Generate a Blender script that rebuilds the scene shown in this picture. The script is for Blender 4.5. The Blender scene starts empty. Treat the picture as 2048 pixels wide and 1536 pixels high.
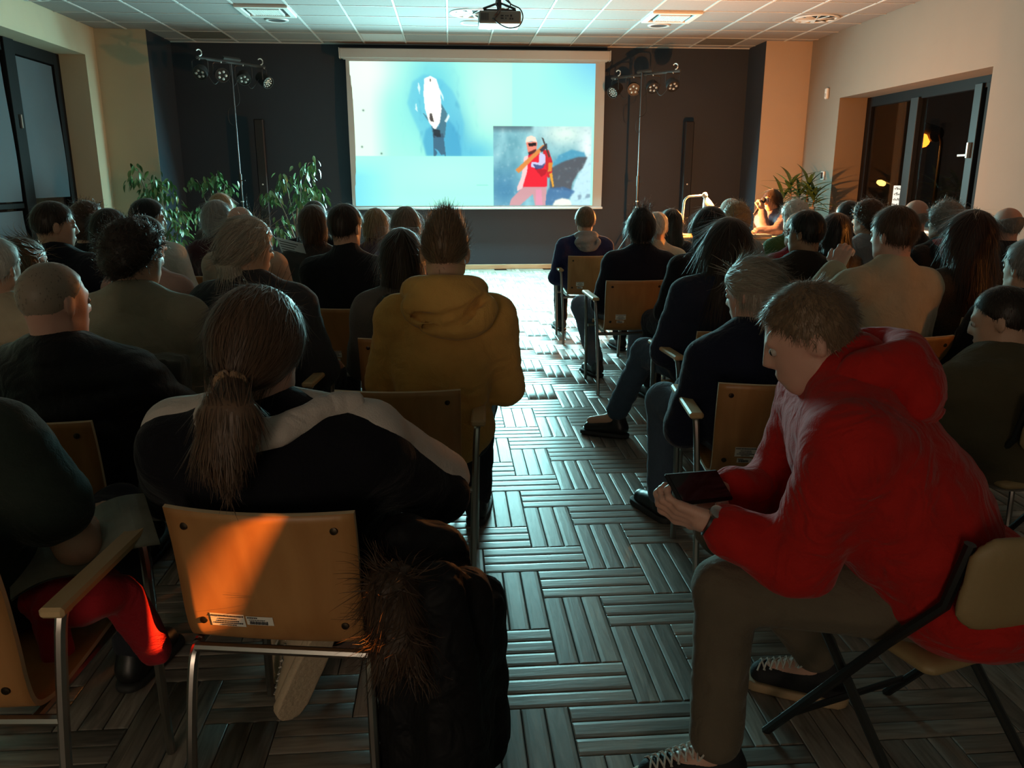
import bpy, math, random
import numpy as np
from mathutils import Vector, Matrix

# ------------------------------------------------------------------ camera, world, large lights, exposure
scene = bpy.context.scene
COL = scene.collection
R = math.radians

cam_data = bpy.data.cameras.new('camera')
cam_data.sensor_width = 36.0
cam_data.lens = 36.0 * 1590.0 / 2048.0
cam_data.clip_start = 0.05
cam_data.clip_end = 200
cam = bpy.data.objects.new('camera', cam_data)
COL.objects.link(cam)
cam.location = (0, 0, 1.44)
cam.rotation_euler = (R(90 - 14.5), 0, R(-4.355))
scene.camera = cam

world = bpy.data.worlds.new('night')
scene.world = world
world.use_nodes = True
world.node_tree.nodes['Background'].inputs[0].default_value = (0.010, 0.007, 0.005, 1)
world.node_tree.nodes['Background'].inputs[1].default_value = 0.5

scene.view_settings.view_transform = 'Standard'
scene.view_settings.look = 'None'
scene.view_settings.exposure = 0.0
scene.view_settings.gamma = 1.0
scene.view_settings.use_curve_mapping = False
scene.cycles.use_denoising = True
scene.cycles.max_bounces = 6
scene.cycles.diffuse_bounces = 4
scene.cycles.glossy_bounces = 3
scene.cycles.transmission_bounces = 4
scene.cycles.caustics_reflective = False
scene.cycles.caustics_refractive = False
scene.cycles.sample_clamp_indirect = 4.0


def add_light(name, kind, loc, energy, color, **kw):
    d = bpy.data.lights.new(name, kind)
    d.energy = energy
    d.color = color
    for k, v in kw.items():
        setattr(d, k, v)
    o = bpy.data.objects.new(name, d)
    o.location = loc
    COL.objects.link(o)
    return o


# light thrown back into the room by the projection screen
sl = add_light('screen_light', 'AREA', (0.41, 12.68, 1.85), 760, (0.42, 0.94, 0.95), shape='RECTANGLE', size=3.2, size_y=1.15)
sl.rotation_euler = (R(-68), 0, 0)   # a screen lit from the ceiling throws most light down into the room
# two sodium street lamps outside the side windows, behind and to the right of the camera


def street_spot(name, loc, aim, energy, size, soft):
    o = add_light(name, 'SPOT', loc, energy, (1.0, 0.30, 0.045), spot_size=R(size), spot_blend=0.3, shadow_soft_size=soft)
    o.rotation_euler = (Vector(aim) - Vector(loc)).to_track_quat('-Z', 'Y').to_euler()


street_spot('street_light_near', (10.4, -4.6, 3.6), (0.2, 1.6, 0.9), 42000, 40, 0.008)
street_spot('street_light_far', (11.5, -2.2, 4.1), (2.0, 2.6, 1.0), 640, 62, 0.4)
# dim warm fill light added at the back of the room, behind the camera
bl = add_light('back_fill_light', 'AREA', (-1.6, -4.1, 1.35), 38, (1.0, 0.76, 0.56), shape='RECTANGLE', size=1.3, size_y=1.9)
bl.rotation_euler = (R(90), 0, 0)

# ------------------------------------------------------------------ materials
MATS = {}


def M(name, col, rough=0.7, metal=0.0, spec=0.5, var=0.0, vscale=8.0, bump=0.0, bscale=60.0, sheen=0.0,
      emit=None, estr=1.0, trans=0.0, coat=0.0, island=0.0, stretch=None, folds=0.0):
    if name in MATS:
        return MATS[name]
    m = bpy.data.materials.new(name)
    m.use_nodes = True
    nt = m.node_tree
    b = nt.nodes['Principled BSDF']
    b.inputs['Base Color'].default_value = (*col, 1)
    b.inputs['Roughness'].default_value = rough
    b.inputs['Metallic'].default_value = metal
    b.inputs['Specular IOR Level'].default_value = spec
    b.inputs['Sheen Weight'].default_value = sheen
    b.inputs['Sheen Roughness'].default_value = 0.4
    b.inputs['Coat Weight'].default_value = coat
    b.inputs['Transmission Weight'].default_value = trans
    if emit is not None:
        b.inputs['Emission Color'].default_value = (*emit, 1)
        b.inputs['Emission Strength'].default_value = estr
    tc = nt.nodes.new('ShaderNodeTexCoord')
    src = tc.outputs['Object']
    if stretch is not None:
        mp = nt.nodes.new('ShaderNodeMapping')
        mp.inputs['Scale'].default_value = stretch
        nt.links.new(src, mp.inputs['Vector'])
        src = mp.outputs['Vector']
    if var > 0 or island > 0:
        mix = nt.nodes.new('ShaderNodeMix')
        mix.data_type = 'RGBA'
        mix.inputs['A'].default_value = (*[c * (1 - max(var, island)) for c in col], 1)
        mix.inputs['B'].default_value = (*[min(1, c * (1 + max(var, island))) for c in col], 1)
        if island > 0:
            g = nt.nodes.new('ShaderNodeNewGeometry')
            nt.links.new(g.outputs['Random Per Island'], mix.inputs['Factor'])
        else:
            n = nt.nodes.new('ShaderNodeTexNoise')
            n.inputs['Scale'].default_value = vscale
            n.inputs['Detail'].default_value = 5
            nt.links.new(src, n.inputs['Vector'])
            nt.links.new(n.outputs['Fac'], mix.inputs['Factor'])
        nt.links.new(mix.outputs['Result'], b.inputs['Base Color'])
    if bump > 0:
        n = nt.nodes.new('ShaderNodeTexNoise')
        n.inputs['Scale'].default_value = bscale
        n.inputs['Detail'].default_value = 4
        nt.links.new(src, n.inputs['Vector'])
        bp = nt.nodes.new('ShaderNodeBump')
        bp.inputs['Strength'].default_value = bump
        bp.inputs['Distance'].default_value = 0.01
        nt.links.new(n.outputs['Fac'], bp.inputs['Height'])
        if folds > 0:
            n2 = nt.nodes.new('ShaderNodeTexNoise')
            n2.inputs['Scale'].default_value = 9
            n2.inputs['Distortion'].default_value = 1.5
            nt.links.new(tc.outputs['Object'], n2.inputs['Vector'])
            bp2 = nt.nodes.new('ShaderNodeBump')
            bp2.inputs['Strength'].default_value = folds
            bp2.inputs['Distance'].default_value = 0.04
            nt.links.new(n2.outputs['Fac'], bp2.inputs['Height'])
            nt.links.new(bp.outputs['Normal'], bp2.inputs['Normal'])
            nt.links.new(bp2.outputs['Normal'], b.inputs['Normal'])
        else:
            nt.links.new(bp.outputs['Normal'], b.inputs['Normal'])
    MATS[name] = m
    return m


def fabric(name, col, sheen=0.15, rough=0.9, var=0.18, vscale=14, bump=0.25, bscale=220, folds=0.35):
    return M(name, col, rough=rough, spec=0.2, var=var, vscale=vscale, bump=bump, bscale=bscale, sheen=sheen, folds=folds)


def wood(name, col, dark, rough=0.4, scale=2.2, axis='z'):
    """veneer: long grain along one axis, shifted per object"""
    if name in MATS:
        return MATS[name]
    m = bpy.data.materials.new(name)
    m.use_nodes = True
    nt = m.node_tree
    b = nt.nodes['Principled BSDF']
    b.inputs['Roughness'].default_value = rough
    tc = nt.nodes.new('ShaderNodeTexCoord')
    oi = nt.nodes.new('ShaderNodeObjectInfo')
    mul = nt.nodes.new('ShaderNodeMath')
    mul.operation = 'MULTIPLY'
    mul.inputs[1].default_value = 7.3
    nt.links.new(oi.outputs['Random'], mul.inputs[0])
    add = nt.nodes.new('ShaderNodeVectorMath')
    add.operation = 'ADD'
    nt.links.new(tc.outputs['Object'], add.inputs[0])
    nt.links.new(mul.outputs[0], add.inputs[1])
    mp = nt.nodes.new('ShaderNodeMapping')
    s = {'z': (9, 9, 1.1), 'y': (9, 1.1, 9), 'x': (1.1, 9, 9)}[axis]
    mp.inputs['Scale'].default_value = s
    nt.links.new(add.outputs[0], mp.inputs['Vector'])
    n = nt.nodes.new('ShaderNodeTexNoise')
    n.inputs['Scale'].default_value = scale
    n.inputs['Detail'].default_value = 6
    n.inputs['Distortion'].default_value = 0.8
    nt.links.new(mp.outputs[0], n.inputs['Vector'])
    cr = nt.nodes.new('ShaderNodeValToRGB')
    cr.color_ramp.elements[0].position = 0.3
    cr.color_ramp.elements[0].color = (*dark, 1)
    cr.color_ramp.elements[1].position = 0.7
    cr.color_ramp.elements[1].color = (*col, 1)
    nt.links.new(n.outputs['Fac'], cr.inputs[0])
    nt.links.new(cr.outputs[0], b.inputs['Base Color'])
    MATS[name] = m
    return m


# ------------------------------------------------------------------ mesh helpers
def tag(o, label=None, cat=None, group=None, kind=None):
    if label:
        o['label'] = label
    if cat:
        o['category'] = cat
    if group:
        o['group'] = group
    if kind:
        o['kind'] = kind
    return o


def empty(name, loc=(0, 0, 0), rz=0.0, parent=None):
    o = bpy.data.objects.new(name, None)
    o.empty_display_size = 0.1
    o.location = loc
    o.rotation_euler = (0, 0, rz)
    COL.objects.link(o)
    if parent:
        o.parent = parent
    return o


def link(name, me, mat=None, parent=None, loc=None, rot=None):
    o = bpy.data.objects.new(name, me)
    if mat is not None and not me.materials:
        for mm in (mat if isinstance(mat, (list, tuple)) else [mat]):
            me.materials.append(mm)
    COL.objects.link(o)
    if parent:
        o.parent = parent
    if loc is not None:
        o.location = loc
    if rot is not None:
        o.rotation_euler = rot
    return o


def copy_tree(o, parent=None):
    c = o.copy()
    COL.objects.link(c)
    c.parent = parent
    for ch in o.children:
        copy_tree(ch, c)
    return c


def np_mesh(name, V, Q, smooth=True, tri=False):
    me = bpy.data.meshes.new(name)
    k = 3 if tri else 4
    V = np.ascontiguousarray(V, np.float32)
    Q = np.ascontiguousarray(Q, np.int32)
    me.vertices.add(len(V))
    me.vertices.foreach_set('co', V.ravel())
    me.loops.add(Q.size)
    me.loops.foreach_set('vertex_index', Q.ravel())
    me.polygons.add(len(Q))
    me.polygons.foreach_set('loop_start', np.arange(0, Q.size, k, dtype=np.int32))
    try:
        me.polygons.foreach_set('loop_total', np.full(len(Q), k, np.int32))
    except Exception:
        pass
    if smooth:
        me.polygons.foreach_set('use_smooth', np.ones(len(Q), bool))
    me.update(calc_edges=True)
    return me


class MB:
    """collects boxes, tubes, lathes, prisms into one mesh"""

    def __init__(s):
        s.v = []
        s.f = []
        s.mi = []
        s.cur = 0

    def add(s, verts, faces):
        o = len(s.v)
        s.v += [tuple(map(float, p)) for p in verts]
        s.f += [tuple(i + o for i in f) for f in faces]
        s.mi += [s.cur] * len(faces)
        return s

    def box(s, lo, hi, bev=0.0):
        x0, y0, z0 = lo
        x1, y1, z1 = hi
        if bev <= 0:
            s.add([(x0, y0, z0), (x1, y0, z0), (x1, y1, z0), (x0, y1, z0), (x0, y0, z1), (x1, y0, z1), (x1, y1, z1), (x0, y1, z1)],
                  [(0, 3, 2, 1), (4, 5, 6, 7), (0, 1, 5, 4), (1, 2, 6, 5), (2, 3, 7, 6), (3, 0, 4, 7)])
        else:
            b = bev
            # chamfered box: 24 verts
            V = []
            for z, zz in ((z0, 0), (z1, 1)):
                for x, xs in ((x0, 1), (x1, -1)):
                    for y, ys in ((y0, 1), (y1, -1)):
                        zi = z + (b if zz == 0 else -b)
                        V.append((x, y + ys * b, zi))
                        V.append((x + xs * b, y, zi))
                        V.append((x + xs * b, y + ys * b, z))
            F = []
            idx = lambda zz, xx, yy, k: ((zz * 2 + xx) * 2 + yy) * 3 + k
            for xx in (0, 1):
                q = [idx(0, xx, 0, 0), idx(0, xx, 1, 0), idx(1, xx, 1, 0), idx(1, xx, 0, 0)]
                F.append(tuple(q if xx == 1 else q[::-1]))
            for yy in (0, 1):
                q = [idx(0, 0, yy, 1), idx(0, 1, yy, 1), idx(1, 1, yy, 1), idx(1, 0, yy, 1)]
                F.append(tuple(q if yy == 0 else q[::-1]))
            for zz in (0, 1):
                q = [idx(zz, 0, 0, 2), idx(zz, 1, 0, 2), idx(zz, 1, 1, 2), idx(zz, 0, 1, 2)]
                F.append(tuple(q if zz == 1 else q[::-1]))
            for zz in (0, 1):
                for xx in (0, 1):
                    q = [idx(zz, xx, 0, 0), idx(zz, xx, 1, 0), idx(zz, xx, 1, 2), idx(zz, xx, 0, 2)]
                    F.append(tuple(q if (xx == 1) == (zz == 1) else q[::-1]))
                for yy in (0, 1):
                    q = [idx(zz, 0, yy, 1), idx(zz, 1, yy, 1), idx(zz, 1, yy, 2), idx(zz, 0, yy, 2)]
                    F.append(tuple(q if (yy == 0) == (zz == 1) else q[::-1]))
            for xx in (0, 1):
                for yy in (0, 1):
                    q = [idx(0, xx, yy, 0), idx(0, xx, yy, 1), idx(1, xx, yy, 1), idx(1, xx, yy, 0)]
                    F.append(tuple(q if (xx == 0) == (yy == 0) else q[::-1]))
                    for zz in (0, 1):
                        t = (idx(zz, xx, yy, 0), idx(zz, xx, yy, 1), idx(zz, xx, yy, 2))
                        F.append(t)
            s.add(V, F)
        return s

    def tube(s, pts, r, n=8, cap=True):
        pts = [Vector(p) for p in pts]
        rs = r if isinstance(r, (list, tuple)) else [r] * len(pts)
        V = []
        F = []
        ref = None
        for i, p in enumerate(pts):
            d = (pts[min(i + 1, len(pts) - 1)] - pts[max(i - 1, 0)]).normalized()
            if ref is None:
                ref = Vector((0, 0, 1)) if abs(d.z) < 0.9 else Vector((1, 0, 0))
            a = d.cross(ref)
            if a.length < 1e-4:
                ref = Vector((0, 1, 0.3))
                a = d.cross(ref)
            a.normalize()
            b = d.cross(a).normalized()
            for k in range(n):
                t = 2 * math.pi * k / n
                V.append(p + (a * math.cos(t) + b * math.sin(t)) * rs[i])
        for i in range(len(pts) - 1):
            for k in range(n):
                k2 = (k + 1) % n
                F.append((i * n + k, (i + 1) * n + k, (i + 1) * n + k2, i * n + k2))
        if cap:
            F.append(tuple(range(n)))
            F.append(tuple((len(pts) - 1) * n + k for k in range(n))[::-1])
        return s.add(V, F)

    def lathe(s, prof, n=20, origin=(0, 0, 0), axis=None, cap=True):
        V = []
        F = []
        A = Matrix.Identity(3)
        if axis is not None:
            A = Vector((0, 0, 1)).rotation_difference(Vector(axis).normalized()).to_matrix()
        O = Vector(origin)
        for (r, z) in prof:
            for k in range(n):
                t = 2 * math.pi * k / n
                V.append(O + A @ Vector((r * math.cos(t), r * math.sin(t), z)))
        for i in range(len(prof) - 1):
            for k in range(n):
                k2 = (k + 1) % n
                F.append((i * n + k, i * n + k2, (i + 1) * n + k2, (i + 1) * n + k))
        if cap:
            F.append(tuple(range(n))[::-1])
            F.append(tuple((len(prof) - 1) * n + k for k in range(n)))
        return s.add(V, F)

    def build(s, name, mat, parent=None, loc=None, rot=None, smooth=False):
        me = bpy.data.meshes.new(name)
        me.from_pydata(s.v, [], s.f)
        if isinstance(mat, (list, tuple)):
            for mm in mat:
                me.materials.append(mm)
            me.polygons.foreach_set('material_index', s.mi)
        else:
            me.materials.append(mat)
        if smooth:
            me.polygons.foreach_set('use_smooth', [True] * len(me.polygons))
            try:
                me.set_sharp_from_angle(angle=R(40))
            except Exception:
                pass
        me.update()
        return link(name, me, None, parent, loc, rot)


def arc(c, r, a0, a1, n, ax=(1, 0, 0), ay=(0, 0, 1)):
    c, ax, ay = Vector(c), Vector(ax), Vector(ay)
    return [c + ax * (r * math.cos(a0 + (a1 - a0) * i / n)) + ay * (r * math.sin(a0 + (a1 - a0) * i / n)) for i in range(n + 1)]


def catmull(pts, n=6):
    P = [np.array(p, float) for p in pts]
    P = [2 * P[0] - P[1]] + P + [2 * P[-1] - P[-2]]
    out = []
    for i in range(1, len(P) - 2):
        for k in range(n):
            t = k / n
            out.append(0.5 * ((2 * P[i]) + (-P[i - 1] + P[i + 1]) * t + (2 * P[i - 1] - 5 * P[i] + 4 * P[i + 1] - P[i + 2]) * t * t
                              + (-P[i - 1] + 3 * P[i] - 3 * P[i + 1] + P[i + 2]) * t ** 3))
    out.append(P[-2])
    return [tuple(p) for p in out]


# ------------------------------------------------------------------ signed-distance modelling (bodies, clothes, hair)
def RX(a):
    c, s = math.cos(a), math.sin(a)
    return np.array([[1, 0, 0], [0, c, -s], [0, s, c]])


def RY(a):
    c, s = math.cos(a), math.sin(a)
    return np.array([[c, 0, s], [0, 1, 0], [-s, 0, c]])


def RZ(a):
    c, s = math.cos(a), math.sin(a)
    return np.array([[c, -s, 0], [s, c, 0], [0, 0, 1]])


def smin(a, b, k):
    if k <= 0:
        return np.minimum(a, b)
    h = np.clip(0.5 + 0.5 * (b - a) / k, 0, 1)
    return b * (1 - h) + a * h - k * h * (1 - h)


def smax(a, b, k):
    return -smin(-a, -b, k)


def ell(X, Y, Z, c, r):
    x, y, z = (X - c[0]), (Y - c[1]), (Z - c[2])
    k0 = np.sqrt((x / r[0]) ** 2 + (y / r[1]) ** 2 + (z / r[2]) ** 2)
    k1 = np.sqrt((x / r[0] ** 2) ** 2 + (y / r[1] ** 2) ** 2 + (z / r[2] ** 2) ** 2) + 1e-9
    return k0 * (k0 - 1) / k1


def rcone(X, Y, Z, a, b, ra, rb, sc=None):
    a = np.array(a, float)
    b = np.array(b, float)
    if sc is None:
        sc = np.ones(3)
    sc = np.array(sc, float)
    d = (b - a) / sc
    x, y, z = (X - a[0]) / sc[0], (Y - a[1]) / sc[1], (Z - a[2]) / sc[2]
    t = np.clip((x * d[0] + y * d[1] + z * d[2]) / (d @ d + 1e-12), 0, 1)
    r = ra + (rb - ra) * t
    return (np.sqrt((x - t * d[0]) ** 2 + (y - t * d[1]) ** 2 + (z - t * d[2]) ** 2) - r) * sc.min()


class Field:
    def __init__(s, lo, hi, h):
        s.lo = np.array(lo, float)
        s.h = h
        s.n = (np.ceil((np.array(hi, float) - s.lo) / h) + 1).astype(int)
        s.f = np.full(s.n, 0.5, np.float32)
        s.ax = [(s.lo[i] + h * np.arange(s.n[i])).astype(np.float32) for i in range(3)]

    def grid(s):
        return s.ax[0][:, None, None], s.ax[1][None, :, None], s.ax[2][None, None, :]

    def op(s, lo, hi, fn, k=0.02, mode='u'):
        pad = k + 3 * s.h
        i0 = np.clip(np.floor((np.array(lo) - pad - s.lo) / s.h), 0, s.n).astype(int)
        i1 = np.clip(np.ceil((np.array(hi) + pad - s.lo) / s.h) + 1, 0, s.n).astype(int)
        if (i1 <= i0).any():
            return
        sl = tuple(slice(i0[i], i1[i]) for i in range(3))
        X = s.ax[0][sl[0]][:, None, None]
        Y = s.ax[1][sl[1]][None, :, None]
        Z = s.ax[2][sl[2]][None, None, :]
        d = fn(X, Y, Z).astype(np.float32)
        s.f[sl] = smin(s.f[sl], d, k) if mode == 'u' else smax(s.f[sl], -d, k)

    def prim(s, p, infl=0.0, k=0.03, mode='u'):
        if p[0] == 'rc':
            _, a, b, ra, rb = p[:5]
            sc = p[5] if len(p) > 5 else None
            a, b = np.array(a, float), np.array(b, float)
            m = max(ra, rb) + infl
            s.op(np.minimum(a, b) - m, np.maximum(a, b) + m, lambda X, Y, Z: rcone(X, Y, Z, a, b, ra + infl, rb + infl, sc), k, mode)
        else:
            _, c, r = p[:3]
            c = np.array(c, float)
            r = np.array(r, float) + infl
            Rm = p[3] if len(p) > 3 else None
            m = r.max()

            def fn(X, Y, Z):
                if Rm is None:
                    return ell(X, Y, Z, c, r)
                x, y, z = X - c[0], Y - c[1], Z - c[2]
                return ell(Rm[0, 0] * x + Rm[1, 0] * y + Rm[2, 0] * z, Rm[0, 1] * x + Rm[1, 1] * y + Rm[2, 1] * z,
                           Rm[0, 2] * x + Rm[1, 2] * y + Rm[2, 2] * z, (0, 0, 0), r)
            s.op(c - m, c + m, fn, k, mode)

    def folds(s, amp, rng, freq=18.0, aniso=(0.6, 0.6, 1.6)):
        X, Y, Z = s.grid()
        tot = 0
        for i in range(4):
            k = rng.normal(size=3) * freq * np.array(aniso) * (0.6 + 0.4 * i)
            k2 = rng.normal(size=3) * freq * 0.5
            ph = rng.uniform(0, 6.28, 2)
            w = np.sin(k2[0] * X + k2[1] * Y + k2[2] * Z + ph[1])
            v = np.sin(k[0] * X + k[1] * Y + k[2] * Z + ph[0] + 1.6 * w)
            tot = tot + (1 - np.abs(v)) * (1.0 / (1 + 0.5 * i))
        s.f = (s.f + amp * (tot - 1.2) * 0.5 * (np.abs(s.f) < 0.12)).astype(np.float32)

    def mesh(s):
        f = s.f
        sg = f < 0
        # close the border
        sg[[0, -1]] = False
        sg[:, [0, -1]] = False
        sg[:, :, [0, -1]] = False
        c = np.zeros(tuple(s.n - 1), np.int8)
        for i in (0, 1):
            for j in (0, 1):
                for k in (0, 1):
                    c += sg[i:i + s.n[0] - 1, j:j + s.n[1] - 1, k:k + s.n[2] - 1]
        act = (c > 0) & (c < 8)
        ijk = np.argwhere(act)
        idx = np.full(act.shape, -1, np.int32)
        idx[act] = np.arange(len(ijk))
        acc = np.zeros((len(ijk), 3))
        cnt = np.zeros(len(ijk))
        ff = np.where(sg, np.minimum(f, -1e-5), np.maximum(f, 1e-5))
        corners = [(i, j, k) for i in (0, 1) for j in (0, 1) for k in (0, 1)]
        cv = {q: ff[ijk[:, 0] + q[0], ijk[:, 1] + q[1], ijk[:, 2] + q[2]] for q in corners}
        for q in corners:
            for a in range(3):
                if q[a] == 0:
                    q2 = list(q)
                    q2[a] = 1
                    q2 = tuple(q2)
                    va, vb = cv[q], cv[q2]
                    m = (va < 0) != (vb < 0)
                    t = np.where(m, va / np.where(m, va - vb, 1), 0)
                    p = np.tile(np.array(q, float), (len(ijk), 1))
                    p[:, a] = t
                    acc[m] += p[m]
                    cnt[m] += 1
        V = s.lo + s.h * (ijk + acc / np.maximum(cnt, 1)[:, None])
        Q = []
        for a in range(3):
            b, d = (a + 1) % 3, (a + 2) % 3
            s0 = [slice(None)] * 3
            s1 = [slice(None)] * 3
            s0[a] = slice(0, -1)
            s1[a] = slice(1, None)
            A, B = sg[tuple(s0)], sg[tuple(s1)]
            e = np.argwhere(A != B)
            e = e[(e[:, b] > 0) & (e[:, d] > 0) & (e[:, b] < s.n[b] - 1) & (e[:, d] < s.n[d] - 1)]
            if not len(e):
                continue
            ins = A[e[:, 0], e[:, 1], e[:, 2]]

            def cell(db, dd):
                g = e.copy()
                g[:, b] += db
                g[:, d] += dd
                return idx[g[:, 0], g[:, 1], g[:, 2]]
            q = np.stack([cell(-1, -1), cell(0, -1), cell(0, 0), cell(-1, 0)], 1)
            q[~ins] = q[~ins][:, ::-1]
            Q.append(q)
        Q = np.concatenate(Q) if Q else np.zeros((0, 4), np.int32)
        Q = Q[(Q >= 0).all(1)]
        return V, Q


def join_np(parts):
    V, Q, o = [], [], 0
    for v, q in parts:
        V.append(v)
        Q.append(q + o)
        o += len(v)
    return np.concatenate(V), np.concatenate(Q)


def vnormals(V, Q):
    n = np.cross(V[Q[:, 2]] - V[Q[:, 0]], V[Q[:, 3]] - V[Q[:, 1]])
    N = np.zeros_like(V)
    for k in range(4):
        np.add.at(N, Q[:, k], n)
    return N / (np.linalg.norm(N, axis=1, keepdims=True) + 1e-12)

# ------------------------------------------------------------------ room shell
CE = 3.418
YF = 13.10      # front wall
XL, XR = -4.80, 5.45
YB = -4.2
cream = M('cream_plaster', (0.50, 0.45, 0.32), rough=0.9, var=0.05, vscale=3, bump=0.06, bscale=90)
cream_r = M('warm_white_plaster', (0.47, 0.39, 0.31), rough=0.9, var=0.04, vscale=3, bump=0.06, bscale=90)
dark_wall = M('charcoal_paint', (0.022, 0.031, 0.046), rough=0.75, var=0.12, vscale=1.5, bump=0.05, bscale=120)
frame_black = M('black_frame', (0.008, 0.008, 0.009), rough=0.6, spec=0.15)


def struct(name, mb, mat, parent=None, smooth=False):
    o = mb.build(name, mat, parent, smooth=smooth)
    if parent is None:
        tag(o, kind='structure')
    return o


struct('wall_front', MB().box((XL - 0.3, YF, -0.1), (XR + 0.3, YF + 0.2, CE + 0.3)), dark_wall)
# piers that flank the dark recess: cream face, charcoal inner side
mb = MB()
mb.box((XL - 0.3, 12.09, -0.1), (-4.112, YF + 0.02, CE + 0.1))
mb.cur = 1
mb.box((-4.1125, 12.095, -0.1), (-4.108, YF + 0.01, CE + 0.1))
struct('wall_pier_left', mb, [cream, dark_wall])
mb = MB()
mb.box((4.742, 12.39, -0.1), (XR + 0.3, YF + 0.02, CE + 0.1))
mb.cur = 1
mb.box((4.738, 12.395, -0.1), (4.7425, YF + 0.01, CE + 0.1))
struct('wall_pier_right', mb, [cream_r, dark_wall])
struct('baseboard_front', MB().box((-4.1, YF - 0.018, 0.0), (4.73, YF + 0.01, 0.075), 0.004), wood('pale_trim', (0.55, 0.42, 0.26), (0.42, 0.30, 0.17), axis='x'))


def wall_x(name, x0, x1, ya, yb, holes, mat):
    """wall parallel to y between x0 and x1 with rectangular holes (y0,y1,z0,z1)"""
    mb = MB()
    y = ya
    for (h0, h1, z0, z1) in sorted(holes):
        if h0 > y:
            mb.box((x0, y, -0.1), (x1, h0, CE + 0.1))
        if z0 > 0:
            mb.box((x0, h0, -0.1), (x1, h1, z0))
        mb.box((x0, h0, z1), (x1, h1, CE + 0.1))
        y = h1
    mb.box((x0, y, -0.1), (x1, yb, CE + 0.1))
    return struct(name, mb, mat)


wall_x('wall_left', XL - 0.5, XL, YB, 12.09, [(7.6, 11.73, 0.25, 3.035)], cream)
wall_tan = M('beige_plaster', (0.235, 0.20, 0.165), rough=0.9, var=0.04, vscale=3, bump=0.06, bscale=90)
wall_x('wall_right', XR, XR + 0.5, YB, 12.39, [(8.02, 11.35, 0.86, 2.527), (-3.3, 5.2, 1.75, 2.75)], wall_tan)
struct('wall_back', MB().box((XL - 0.5, YB - 0.2, -0.1), (XR + 0.5, YB, CE + 0.1)), cream_r)
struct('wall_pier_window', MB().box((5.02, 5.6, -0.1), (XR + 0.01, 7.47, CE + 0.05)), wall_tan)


# windows ------------------------------------------------------------
def glass_mat(name, tint=(0.9, 0.93, 0.95)):
    m = bpy.data.materials.new(name)
    m.use_nodes = True
    nt = m.node_tree
    nt.nodes.remove(nt.nodes['Principled BSDF'])
    out = nt.nodes['Material Output']
    t = nt.nodes.new('ShaderNodeBsdfTransparent')
    t.inputs[0].default_value = (*tint, 1)
    g = nt.nodes.new('ShaderNodeBsdfGlossy')
    g.inputs['Roughness'].default_value = 0.02
    lw = nt.nodes.new('ShaderNodeLayerWeight')
    lw.inputs[0].default_value = 0.5
    pw = nt.nodes.new('ShaderNodeMath')
    pw.operation = 'POWER'
    pw.inputs[1].default_value = 4.0
    nt.links.new(lw.outputs['Facing'], pw.inputs[0])
    fr = nt.nodes.new('ShaderNodeMath')
    fr.operation = 'MULTIPLY_ADD'
    fr.inputs[1].default_value = 0.6
    fr.inputs[2].default_value = 0.04
    nt.links.new(pw.outputs[0], fr.inputs[0])
    mx = nt.nodes.new('ShaderNodeMixShader')
    nt.links.new(fr.outputs[0], mx.inputs[0])
    nt.links.new(t.outputs[0], mx.inputs[1])
    nt.links.new(g.outputs[0], mx.inputs[2])
    nt.links.new(mx.outputs[0], out.inputs[0])
    return m


glass = glass_mat('window_glass')
blind_grey = M('blind_fabric', (0.065, 0.078, 0.092), rough=0.85, var=0.1, vscale=2.5, bump=0.1, bscale=40)
steel = M('brushed_steel', (0.55, 0.54, 0.52), rough=0.3, metal=1.0)
white_plastic = M('white_plastic', (0.72, 0.72, 0.70), rough=0.45)
black_plastic = M('black_plastic', (0.012, 0.012, 0.014), rough=0.45)

# left window: black frames with a grey roller blind hanging behind each pane
w1 = empty('window_1', (XL - 0.4, 9.7, 0.25))
tag(w1, kind='structure')


def wbox(name, mat, lo, hi, par, bev=0.004):
    o = MB().box((0, 0, 0), (hi[0] - lo[0], hi[1] - lo[1], hi[2] - lo[2]), bev).build(name, mat)
    o.parent = par
    o.location = Vector(lo) - par.location
    return o


fx = XL - 0.43
wbox('window_frame', frame_black, (fx, 11.56, 0.25), (fx + 0.09, 11.73, 3.03), w1)
wbox('window_frame', frame_black, (fx, 7.6, 2.88), (fx + 0.09, 11.56, 3.03), w1)
wbox('mullion', frame_black, (fx - 0.02, 10.30, 0.25), (fx + 0.12, 10.53, 3.03), w1)
wbox('mullion', frame_black, (fx - 0.02, 8.90, 0.25), (fx + 0.12, 9.05, 2.9), w1)
wbox('transom', frame_black, (fx, 9.05, 1.09), (fx + 0.085, 10.30, 1.15), w1)
wbox('transom', frame_black, (fx, 10.53, 0.25), (fx + 0.085, 11.56, 0.36), w1)
wbox('transom', frame_black, (fx, 7.6, 0.25), (fx + 0.085, 10.30, 0.33), w1)
for (a, b) in ((9.05, 10.30), (10.53, 11.56), (7.6, 8.9)):
    wbox('pane', glass, (fx + 0.028, a, 0.33), (fx + 0.034, b, 2.88), w1, 0)


def blind(par, a, b, z0, z1, x):
    n, m2 = 24, 20
    V, Q = [], []
    for i in range(n + 1):
        for j in range(m2 + 1):
            u, v = i / n, j / m2
            V.append((x + 0.012 * math.sin(u * 7 + 2.2 * v) * (1 - v) + 0.01 * math.sin(3 * u - 5 * v), a + (b - a) * u, z0 + (z1 - z0) * v))
    for i in range(n):
        for j in range(m2):
            k = i * (m2 + 1) + j
            Q.append((k, k + m2 + 1, k + m2 + 2, k + 1))
    me = np_mesh('roller_blind_or_mask', np.array(V) - np.array(par.location), np.array(Q))
    return link('roller_blind_or_mask', me, blind_grey, par)


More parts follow.
